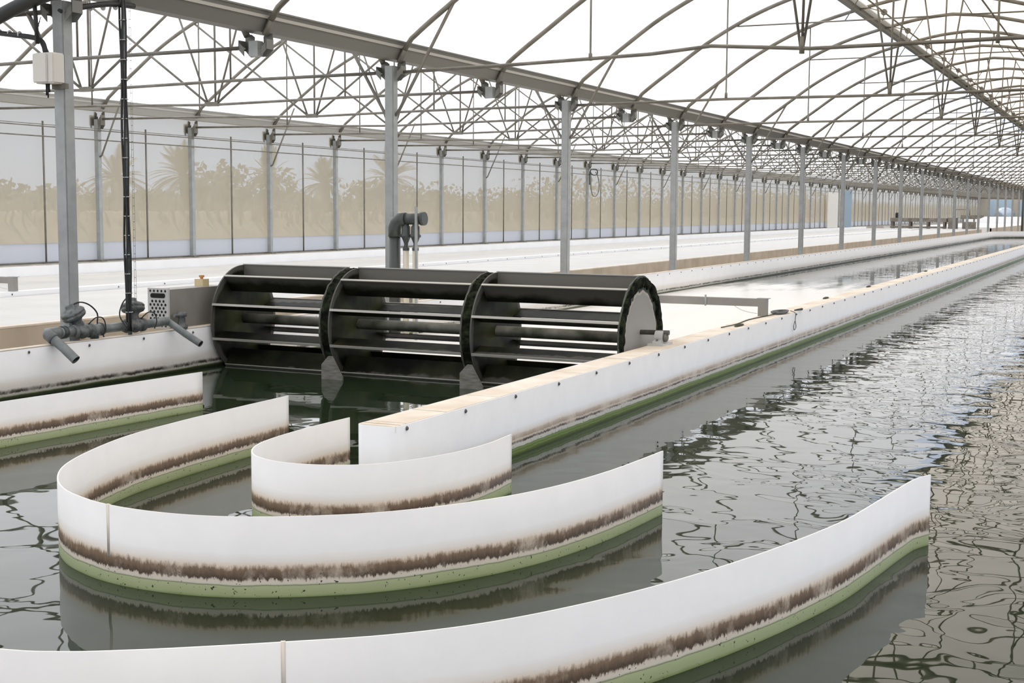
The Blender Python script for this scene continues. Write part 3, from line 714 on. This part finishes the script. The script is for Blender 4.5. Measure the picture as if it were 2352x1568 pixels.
MB().tube([(PX, 8.56, .437), (PX, 8.60, .437)], .046, 16).build('coupling', 'pvcdark', vm)
MB().tube([(PX, 8.78, .437), (PX, 9.02, .437), (PX, 9.06, .44), (PX+.03, 9.09, .44)], .037, 16).build('elbow', 'pvc', vm)
MB().tube([(PX+.01, 9.09, .445), (-7.25, 9.10, .34), (-7.10, 9.11, .262)], .029, 16, cap=False).build('spout', 'pvc', vm)
mb = MB(); mb.lathe([(.031, 0), (.031, .002)], 16); mb.bm.free()
for p_, q_, rr in (((-7.205, 7.7492, .2585), (-7.207, 7.7488, .262), .033), ((-7.105, 9.11, .264), (-7.108, 9.1098, .266), .026)):
    MB().tube([p_, q_], rr, 16).build('spout_opening', 'hole', vm)
MB().tube([(PX, 8.22, WT+.004), (PX, 8.22, .42)], .034, 12).build('drain_stub', 'pvcdark', vm)
def diaphragm_valve(y, lab, tilt):
    t = thing('diaphragm_valve', (PX, y, .437), lab, 'valve')
    MB().lathe([(.045, -.10), (.058, -.10), (.058, -.075), (.045, -.07), (.055, -.03), (.062, 0), (.055, .03), (.045, .07), (.058, .075), (.058, .10), (.045, .10)], 18, (PX, y, .437), 'y').build('body', 'valve', t)
    mb = MB().lathe([(.040, .02), (.045, .05), (.038, .08), (.05, .10), (.085, .115), (.095, .13), (.095, .14), (.085, .148), (.095, .156), (.095, .166), (.08, .182), (.045, .195), (.035, .205), (.035, .222), (.02, .228)], 20)
    R_ = Matrix.Rotation(math.radians(tilt), 4, 'X') @ Matrix.Rotation(math.radians(-12), 4, 'Y')
    for v in mb.bm.verts: v.co = R_ @ v.co + Vector((PX, y, .437))
    bn = mb.build('bonnet', 'valve', t)
    mb = MB()
    for j in range(8):
        a = j*math.pi/4; c = R_ @ Vector((.086*math.cos(a), .086*math.sin(a), .13)) + Vector((PX, y, .437)); d_ = R_ @ Vector((.086*math.cos(a), .086*math.sin(a), .168)) + Vector((PX, y, .437))
        MB().tube([c, d_], .008, 6).build('flange_bolt', 'pipe', bn)
    mb.bm.free()
    top = R_ @ Vector((0, 0, .215)) + Vector((PX, y, .437))
    lp_ = [top + Vector((.0, 0, 0)), top + Vector((.03, .08, .03)), top + Vector((.04, .18, -.0)), top + Vector((.05, .25, -.07)), top + Vector((.055, .245, -.16)), (PX+.07, y+.17, WT+.02)]
    if tilt < 0: lp_ = [top, top + Vector((.02, -.08, .02)), top + Vector((.04, -.17, -.03)), top + Vector((.05, -.21, -.12)), (PX+.07, y-.17, .43)]
    MB().tube(smooth([tuple(q) for q in lp_], 4), .006, 6).build('control_hose', 'black', t)
    lq = [(PX+.05, y+.02, .49), (PX+.08, y+.07, .54), (PX+.08, y+.15, .53), (PX+.08, y+.18, .46), (PX+.07, y+.16, .40)]
    MB().tube(smooth(lq, 4), .005, 6).build('control_hose', 'black', t)
    return t
diaphragm_valve(8.08, 'left grey diaphragm valve with tilted round bonnet on the wall pipe', 22)
diaphragm_valve(8.69, 'right grey diaphragm valve with round bonnet near the cable bundle', -8)
# small pump cap right of the second spout
pc = thing('pump_head', (-7.44, 9.28, WT), 'small dark pump head on the wall below the perforated cover', 'pump')
MB().lathe([(.05, WT+.006), (.05, WT+.03), (.035, WT+.04), (.03, WT+.10), (.045, WT+.11), (.045, WT+.14), (.02, WT+.15)], 16, (-7.43, 9.28, 0)).build('body', 'valve', pc)
MB().tube([(-7.43, 9.28, WT+.12), (-7.43, 9.18, WT+.12)], .014, 10).build('outlet', 'valve', pc)

# ------------------------------------------------------------------ swan neck pipe behind the wheel
sn = thing('swan_neck_pipe', (-7.33, 12.7, WT), 'dark grey upright swan neck pipe behind the wheel with two hanging valve branches', 'pipework')
ux, uy = -7.30, 12.72
MB().tube([(ux, uy, .0), (ux, uy, 1.13)], .062, 16).build('riser', 'pvcdark', sn)
MB().tube([(ux, uy, 1.10), (ux, uy, 1.19), (ux+.02, uy, 1.25), (ux+.07, uy, 1.285), (ux+.14, uy, 1.29)], .072, 16).build('elbow', 'pvcdark', sn)
MB().tube([(ux+.10, uy, 1.29), (ux+.34, uy, 1.295)], .060, 16).build('header', 'pvcdark', sn)
MB().tube([(ux+.325, uy, 1.295), (ux+.37, uy, 1.297)], .072, 16).build('end_cap', 'pvcdark', sn)
for dx in (.14, .255):
    q = MB().lathe([(.034, 1.26), (.034, 1.22), (.046, 1.21), (.048, 1.13), (.060, 1.12), (.060, 1.10), (.046, 1.09), (.022, 1.03), (.022, .99), (.036, .985), (.036, .955)], 14, (ux+dx, uy, 0)).build('branch_valve', 'pvcdark', sn)
    MB().tube([(ux+dx, uy, .96), (ux+dx, uy, -.1)], .032, 12).build('sight_tube', 'sheetin', sn)
MB().box(ux+.295, ux+.32, uy-.09, uy-.07, -.1, 1.42).build('support_strip', 'galv', sn)

# ------------------------------------------------------------------ frames spanning the channels
def span_frame(xa, xb, y, lab):
    t = thing('channel_frame', (xb, y, WT), lab, 'frame')
    MB().box(xa, xb, y-.04, y+.04, .458, .535).build('beam', 'boxgrey', t)
    MB().box(xb-.085, xb, y-.04, y+.04, WT+.003, .458).build('leg', 'boxgrey', t)
    MB().box(xa, xa+.085, y-.04, y+.04, WT+.003, .458).build('leg', 'boxgrey', t)
    MB().box(xb-.10, xb+.02, y-.03, y+.05, .535, .541).build('end_plate', 'galv', t)
    MB().tube(smooth([(xb-.09, y-.045, .39), (xb-.17, y-.045, .40), (xb-.25, y-.045, .42), (xb-.32, y-.045, .458)], 4), .003, 5).build('sensor_wire', 'perf', t)
    MB().tube([(xb-.62, y-.045, .45), (xb-.62, y-.045, .56)], .010, 8).build('sensor_rod', 'galv', t)
    return t
span_frame(-7.38, -3.31, 13.15, 'grey square tube frame spanning the channel behind the paddle wheel')
span_frame(-15.9, -12.50, 12.45, 'grey square tube frame over the far raceway at left edge')
# cable coil on divider
cc = thing('cable_coil', (-3.27, 13.5, WT), 'small coil of black cable with a hanging loop on the divider wall', 'cable')
mb = MB()
for j in range(4):
    mb.tube([(-3.28+(.055+.006*j)*math.cos(a*math.pi/12), 13.55+(.16+.02*j)*math.sin(a*math.pi/12), WT+.008+.006*j) for a in range(24)], .006, 6, closed=True)
mb.build('coil', 'valve', cc)
MB().tube(smooth([(-3.22, 13.75, WT+.02), (-3.165, 13.74, WT), (-3.16, 13.72, .29), (-3.16, 13.76, .22), (-3.16, 13.70, .19), (-3.16, 13.66, .22), (-3.16, 13.70, .28)], 4), .004, 6).build('loop', 'valve', cc)
MB().tube([(-3.2, 13.85, WT+.02), (-3.17, 14.05, WT+.02)], [.006, .014], 8).build('plug', 'black', cc)
MB().tube(smooth([(-3.28, 13.3, WT+.01), (-3.34, 12.6, WT+.008), (-3.30, 12.0, WT+.01), (-3.33, 11.6, WT+.008)], 4), .005, 5).build('lead', 'dirt', cc)
for k, (y, x_) in enumerate([(16.2, -3.37), (19.0, -3.37), (24.5, -3.37), (11.9, -3.25)]):
    mb = MB()
    mb.lathe([(.01, 0), (.05, .004), (.04, .012), (.01, .018)], 9, (0, 0, 0))
    for v in mb.bm.verts: v.co = Vector((v.co.x*.5 + x_, v.co.y*3 + y, v.co.z + WT+.004))
    o = mb.build('sludge_patch', 'dirt'); tag(o, 'dark dried sludge patch on the divider cap, %s from the wheel' % ordw([2, 3, 4, 1][k]), 'dirt')

# ------------------------------------------------------------------ junction box, cables, black pipe at the first post
jb = thing('junction_box', (GX+.02, 7.9, 2.3), 'square beige junction box strapped to the leftmost tall post', 'junction box')
mb = MB().box(GX-.115, GX+.075, 7.86, 7.985, 2.325, 2.555); bmesh.ops.bevel(mb.bm, geom=list(mb.bm.edges), offset=.010, segments=3, affect='EDGES'); mb.build('housing', 'box', jb)
mb = MB().box(GX-.120, GX+.02, 7.845, 7.865, 2.33, 2.55); bmesh.ops.bevel(mb.bm, geom=list(mb.bm.edges), offset=.008, segments=3, affect='EDGES'); mb.build('lid', 'box', jb)
MB().box(GX-.04, GX+.10, 7.96, 7.992, 2.29, 2.33).build('mounting_foot', 'pipe', jb)
for k, (dx, dz) in enumerate(((-.035, .09), (-.020, .11), (-.005, .07))):
    MB().tube([(GX+dx, 7.90, 2.33), (GX+dx-.004, 7.905, 2.33-dz)], .006, 6).build('cable_tail', 'black', jb)
bp_ = thing('black_duct', (GX-.1, 7.9, 2.9), 'thick black pipe sloping up to the top of the leftmost post', 'pipe')
MB().tube(smooth([(-8.9, 7.86, 2.52), (-8.5, 7.86, 2.655), (-8.1, 7.86, 2.80), (-7.7, 7.86, 2.93), (-7.3, 7.86, 3.02)], 4), .055, 14).build('pipe', 'black', bp_)
MB().tube([(-7.62, 7.86, 2.96), (-7.60, 7.86, 2.62)], .016, 8).build('drop', 'black', bp_)
cb = thing('cable_bundle', (-7.9, 7.88, 2.65), 'black cable bundle with ties running left from the junction box', 'cable')
MB().tube(smooth([(-8.4, 7.88, 2.78), (-8.1, 7.88, 2.735), (-7.85, 7.88, 2.70), (-7.68, 7.90, 2.675), (-7.60, 7.91, 2.64), (-7.58, 7.92, 2.56)], 4), .020, 8).build('bundle', 'black', cb)
for j in range(6):
    x_ = -8.3 + j*.1; MB().tube([(x_, 7.88, 2.765-.12*j*.1), (x_+.008, 7.88, 2.764-.12*j*.1)], .0225, 8).build('cable_tie', 'tie', cb)
for j in range(5):
    MB().tube([(-7.66, 7.89, 2.68), (-7.62+.01*j, 7.88, 2.70+.03*j)], .003, 5).build('cable_end', 'black', cb)
cb2 = thing('cable_bundle', (-7.5, 8.3, 2.9), 'dark cable bundle under the gutter from first post to the vertical cables', 'cable')
MB().tube(smooth([(-7.50, 7.99, 2.87), (-7.46, 8.2, 2.93), (-7.43, 8.45, 2.985), (-7.43, 8.75, 3.01)], 4), .022, 8).build('bundle', 'black', cb2)
for j in range(4):
    MB().tube([(-7.47+.01*j, 8.15+.13*j, 2.915+.02*j), (-7.47+.01*j, 8.158+.13*j, 2.916+.02*j)], .025, 8).build('cable_tie', 'tie', cb2)
# vertical bundle and chain
vb = thing('vertical_cable_bundle', (-7.40, 8.58, .37), 'vertical black cable bundle with pale ties hanging down to the right valve', 'cable')
MB().tube([(-7.41, 8.60, .37), (-7.41, 8.60, 3.02)], .017, 10).build('conduit', 'pvc', vb)
for j, (dx, dy, rr) in enumerate(((-.010, -.028, .009), (.012, -.030, .008), (.028, -.012, .007))):
    pts = [(-7.41+dx + .006*math.sin(j*2+i*1.3), 8.60+dy, .40+i*.19) for i in range(15)]
    MB().tube(smooth(pts, 3), rr, 6).build('cable', 'black', vb)
for j in range(16):
    z_ = .55 + j*.155
    MB().tube([(-7.408, 8.592, z_), (-7.408, 8.592, z_+.006)], .031, 10).build('cable_tie', 'tie', vb)
ch = MB()
for x_ in (-7.355, -7.338): ch.tube([(x_, 8.60, .40), (x_, 8.60, 2.97)], .0016, 4)
for j in range(40): ch.tube([(-7.355, 8.60, .45+j*.064), (-7.338, 8.60, .45+j*.064)], .002, 4)
tag(ch.build('bead_chain', 'pipe'), 'fine ladder shaped wire chain hanging beside the vertical cables', 'chain')

# hose coil on the side wall
hs = thing('hose_coil', (SX+.1, 40.8, 1.8), 'dark looped hose hanging from the left side wall', 'hose')
MB().tube(smooth([(SX+.1, 40.55, 2.70), (SX+.1, 40.60, 2.45), (SX+.1, 40.62, 2.10), (SX+.1, 40.75, 1.88), (SX+.1, 41.0, 1.84), (SX+.1, 41.25, 1.95), (SX+.1, 41.35, 2.2), (SX+.1, 41.2, 2.5), (SX+.1, 41.0, 2.62)], 4), .014, 6).build('loop', 'valve', hs)
MB().tube(smooth([(SX+.1, 40.5, 2.62), (SX+.1, 40.8, 2.52), (SX+.1, 41.15, 2.56), (SX+.1, 41.1, 2.70), (SX+.1, 40.7, 2.70), (SX+.1, 40.5, 2.60), (SX+.1, 40.5, 2.2)], 4), .018, 6).build('tangle', 'black', hs)

# ------------------------------------------------------------------ far raceway (left span)
fr = thing('far_raceway', (-12.4, 8, -.28), 'white lined raceway under the left roof span with tan outer panel', 'raceway')
nx, fx, mx_ = -8.86, -15.86, -12.55
YE = 88
MB().box(nx-.012, nx+.012, -2, YE, -.27, WT-.002).build('outer_panel', 'tan', fr)
MB().box(nx-.10, nx+.016, -2, YE, WT-.01, WT+.006).build('cap', 'cream', fr)
MB().box(nx-.09, nx-.013, -2, YE, -.27, WT-.011).build('liner', 'linerwhite', fr)
MB().box(fx-.20, fx, -2, YE, -.27, .455).build('liner', 'linerwhite', fr)
MB().box(mx_-.09, mx_+.09, 4, YE-4, -.27, WT).build('divider', 'linerwhite', fr)
MB().box(fx, nx-.1, YE-.1, YE, -.27, WT).build('end_wall', 'linerwhite', fr)
for k in range(60): screw_at(fr, mx_+.09, 9.5+.95*k, .33)
o = MB().box(mx_+.10, nx-.105, -2, YE-.12, .20, .30).build('added_bright_sheet', 'cover'); tag(o, 'added matte white sheet brightening the near channel of the far raceway', 'cover')  # matte sheets added so the far raceway reads bright white
o = MB().box(fx+.01, mx_-.10, -2, YE-.12, .20, .30).build('added_bright_sheet', 'cover'); tag(o, 'added matte white sheet brightening the channel beside the left side wall', 'cover')
# panel joints on the tan wall
pj = MB()
for k in range(36): pj.box(nx+.012, nx+.014, 4+2.5*k+1.42, 4+2.5*k+1.432, -.25, WT-.01)
pj.build('panel_joints', 'concrete', fr)
# second tank far away
t2 = thing('far_tank', (-11.5, 100, -.28), 'low white lined tank near the far end of the left span', 'tank')
MB().box(-15.8, nx, 94, 94.15, -.27, .42).build('end_wall', 'linerwhite', t2)
MB().box(nx-.1, nx, 94, 140, -.27, WT).build('side_wall', 'tan', t2)
MB().box(-15.8, nx-.1, 140, 140.1, -.27, 1.0).build('back_wall', 'linerwhite', t2)
MB().box(-15.8, nx-.1, 94.15, 140, -.27, .34).build('basin', 'linerwhite', t2)

# harvesting machine at the end of the far raceway
my = 89.2
hmch = thing('harvest_conveyor', (-13.0, my, -.28), 'long low brown grey conveyor table at the far end of the left raceway', 'machine')
MB().box(-14.5, -11.05, my-.5, my+.5, .78, 1.02).build('belt', 'machine', hmch)
for x_ in (-14.4, -13.3, -12.2, -11.2):
    MB().box(x_-.06, x_+.06, my-.45, my-.35, -.28, .78).build('leg', 'machine', hmch)
    MB().box(x_-.06, x_+.06, my+.35, my+.45, -.28, .78).build('leg', 'machine', hmch)
MB().box(-14.5, -11.05, my-.47, my-.41, .38, .50).build('rail', 'machine', hmch)
MB().lathe([(.12, 1.02), (.12, 1.30), (.08, 1.36)], 12, (-14.15, my, 0)).build('motor', 'black', hmch)
sep_ = thing('separator_unit', (-10.2, my, -.28), 'brown grey box shaped separator machine with a top hopper beside the conveyor', 'machine')
MB().box(-10.95, -10.45, my-.5, my+.4, -.28, 1.05).build('cabinet', 'machine', sep_)
MB().box(-10.1, -9.35, my-.5, my+.4, -.28, .80).build('cabinet', 'machine', sep_)
MB().prism([(-10.2, .98), (-9.2, .98), (-8.9, 1.12), (-8.9, 1.22), (-10.2, 1.22)], my-.5, my+.4, 'y').build('hopper', 'machine', sep_)
MB().box(-10.1, -10.0, my-.5, my-.4, .8, .98).build('leg', 'machine', sep_)
MB().box(-9.45, -9.35, my-.5, my-.4, .8, .98).build('leg', 'machine', sep_)
MB().tube([(-10.6, my-.3, 1.05), (-10.6, my-.3, 1.5), (-10.5, my-.3, 1.58), (-9.75, my-.3, 1.58), (-9.70, my-.3, 1.5), (-9.70, my-.3, 1.22)], .03, 8).build('handrail', 'machine', sep_)
# pale and blue door leaves in the side wall
dr = MB().box(SX+.10, SX+.18, 81.2, 83.6, .47, 2.65).build('door_1', 'blue'); struct(dr)
dr = MB().box(SX+.10, SX+.16, 76.8, 79.6, .47, 2.5).build('door_2', 'box'); struct(dr)
# water tank near the gable
tk = thing('water_tank', (-13.2, 154, -.28), 'shiny blue grey rounded steel tank in front of the far gable', 'tank')
MB().lathe([(.3, .3), (.9, .45), (1.05, .8), (1.05, 1.3), (.85, 1.75), (.4, 1.95), (.1, 2.0)], 24, (-13.2, 154, 0)).build('vessel', 'tank', tk)
MB().lathe([(.8, -.28), (.8, .5)], 16, (-13.2, 154, 0)).build('skirt', 'tank', tk)
# dark down pipe at the far end
o = MB().tube([(-7.15, 96.5, -.27), (-7.15, 96.5, 2.9)], .07, 8).build('down_pipe', 'pvcdark'); tag(o, 'thin dark vertical pipe among the farthest posts at right', 'pipe')

# ------------------------------------------------------------------ planting outside the film wall
rnd = random.Random(11)
def reed_bed(x, y, wy, h, mt, n=420):
    mb = MB()
    for _ in range(n):
        bx, by_ = x + rnd.uniform(-1.6, 1.6), y + rnd.uniform(-wy, wy)
        hh = h*rnd.uniform(.45, 1.0)*(1 - .25*abs((by_-y)/wy)**3); lean = rnd.uniform(-.3, .3); ly = rnd.uniform(-.3, .3)
        ww = rnd.uniform(.03, .09); a = rnd.uniform(0, math.pi); c, s_ = math.cos(a)*ww, math.sin(a)*ww
        p0_, p1_, p2_ = Vector((bx, by_, -.3)), Vector((bx+lean*.3, by_+ly*.3, hh*.6)), Vector((bx+lean, by_+ly, hh))
        off = Vector((c, s_, 0))
        v = [mb.bm.verts.new(q) for q in (p0_-off, p0_+off, p1_+off, p1_-off, p2_)]
        mb.bm.faces.new((v[0], v[1], v[2], v[3])); mb.bm.faces.new((v[3], v[2], v[4]))
    return mb
def bush_mb(x, y, R, h, n=900):
    mb = MB()
    seeds = [(x+rnd.uniform(-.5, .5)*R, y+rnd.uniform(-.7, .7)*R, h*rnd.uniform(.25, .75), R*rnd.uniform(.35, .6)) for _ in range(9)]
    for _ in range(n):
        cx, cy_, cz, rr = rnd.choice(seeds)
        dd = Vector((rnd.gauss(0, 1), rnd.gauss(0, 1), rnd.gauss(0, 1))).normalized()*rr*rnd.uniform(.6, 1.0)
        q = Vector((cx, cy_, cz)) + Vector((dd.x, dd.y, dd.z*min(1, (h*.42)/R)))
        if q.z < -.2: q.z = rnd.uniform(-.2, .3)
        sz = rnd.uniform(.08, .2); a1 = Vector((rnd.gauss(0, 1), rnd.gauss(0, 1), rnd.gauss(0, 1))).normalized()*sz; a2 = a1.cross(Vector((rnd.gauss(0, 1), rnd.gauss(0, 1), rnd.gauss(0, 1)))).normalized()*sz*.6
        v = [mb.bm.verts.new(q+t_) for t_ in (a1, a2, -a1, -a2)]; mb.bm.faces.new(v)
    return mb
def palm(x, y, h, cr, lab, n=46):
    t = thing('palm_tree', (x, y, -.3), lab, 'palm')
    MB().tube([(x, y, -.3), (x+.1, y, h*.35), (x, y+.05, h*.7)], [.28, .2, .22], 10).build('trunk', 'trunk', t)
    mb = MB(); base = Vector((x, y, h*.68))
    for i in range(n):
        a = rnd.uniform(0, 2*math.pi); el_ = rnd.uniform(-.3, 1.45); ln = cr*rnd.uniform(.8, 1.15)
        dir_ = Vector((math.cos(a)*math.cos(el_), math.sin(a)*math.cos(el_), math.sin(el_)))
        side = dir_.cross(Vector((0, 0, 1))).normalized()
        pts = []
        for k in range(9):
            tt = k/8; pts.append(base + dir_*ln*tt + Vector((0, 0, -.55*ln*tt*tt*max(.2, math.cos(el_)))))
        for k in range(1, 9):
            c0 = pts[k]; tg = (pts[k]-pts[k-1]).normalized()
            for sg in (-1, 1):
                for f_ in (0, .33, .66):
                    c = pts[k-1].lerp(pts[k], f_); lf = ln*.26*math.sin(math.pi*min(.95, (k-1+f_)/8*.9+.1))
                    tip = c + (side*sg*.8 + tg*.7 + Vector((0, 0, -.15)))*lf
                    v = [mb.bm.verts.new(q) for q in (c, c+tg*.05, tip)]; mb.bm.faces.new(v)
        for k in range(8):
            v = [mb.bm.verts.new(q) for q in (pts[k]-side*.02, pts[k]+side*.02, pts[k+1]+side*.015, pts[k+1]-side*.015)]; mb.bm.faces.new(v)
    mb.build('fronds', 'frond', t)
palms = [(36.0, 2.9, 1.25, 'leftmost hazy palm outside the film wall'), (39.6, 3.15, 1.45, 'tall hazy palm with spiky crown outside, second from left'), (48.9, 3.0, 1.3, 'hazy palm outside the film, just left of the second tall post'), (54.5, 3.4, 1.7, 'broad hazy palm outside, behind the second tall post'), (44.9, 3.3, 1.3, 'hazy palm outside beside the big round tree')]
for y, h, cr_, lab in palms: palm(-31.5, y, h*1.18, cr_, lab)
bushes = [(27.5, 2.4, 2.2), (31.5, 3.0, 2.0), (33.5, 2.6, 2.2), (37.0, 2.6, 2.0), (42.6, 1.8, 3.7), (44.3, 2.0, 3.6), (47, 2.0, 2.3), (51, 2.4, 2.5), (53.2, 2.0, 3.6), (56, 2.2, 3.3), (59.5, 2.6, 3.0), (63.5, 2.6, 3.1), (68, 3.0, 3.0), (73, 3, 3.0)]
for i, (y, R, h) in enumerate(bushes):
    o = bush_mb(-33.0 + rnd.uniform(-1, 1), y, R, h).build('bush', 'bush'); tag(o, 'dusty hazy bush outside the left film wall, %s from the left' % (ordw(i+1) if i else 'first'), 'bush', 'bushes beyond the film wall')
for i in range(19):
    y = 24 + i*3.1
    o = bush_mb(-35.5, y, 2.3, 2.4 + rnd.uniform(-.2, .25), 1100).build('bush', 'bush'); tag(o, 'low hazy hedge bush in the back row outside, %s from the left' % (ordw(i+1) if i else 'first'), 'bush', 'bushes beyond the film wall')
for i in range(22):
    y = 22 + i*6.6
    o = reed_bed(-27.5, y, 4.0, 2.05 + rnd.uniform(-.12, .15) + (.3 if i > 5 else 0) + (0.5 if i > 9 else 0), 'reed').build('reed_bed', 'reed')
    tag(o, 'stand of dry tan reeds outside the film wall, %s from the camera' % ordw(i+1), 'reeds', 'reed stands beyond the film wall')
for i in range(14):
    y = 172 + i*16
    o = reed_bed(-27.5, y, 9.0, 3.0 + rnd.uniform(-.15, .2), 'reed', 520).build('reed_bed', 'reed')
    tag(o, 'distant stand of dry tan reeds beyond the far end of the film wall, %s along' % (ordw(i+1) if i else 'first'), 'reeds', 'reed stands beyond the film wall')
tag(MB().prism([(-30.5, -.3), (-28.5, 1.3), (-26.5, 1.25), (-24.2, -.3)], 5, 440, 'y').build('earth_bank', 'reed'), 'low tan earth bank outside behind the film wall', 'earth bank')
for i in range(10):
    y = 78 + i*9
    o = bush_mb(-33, y, 4, 4.2, 800).build('bush', 'bush'); tag(o, 'far dusty tree belt bush outside the side wall, %s beyond the palms' % (ordw(i+1) if i else 'first'), 'bush', 'bushes beyond the film wall')

for o in bpy.data.objects:
    if '_w' in o: del o['_w']
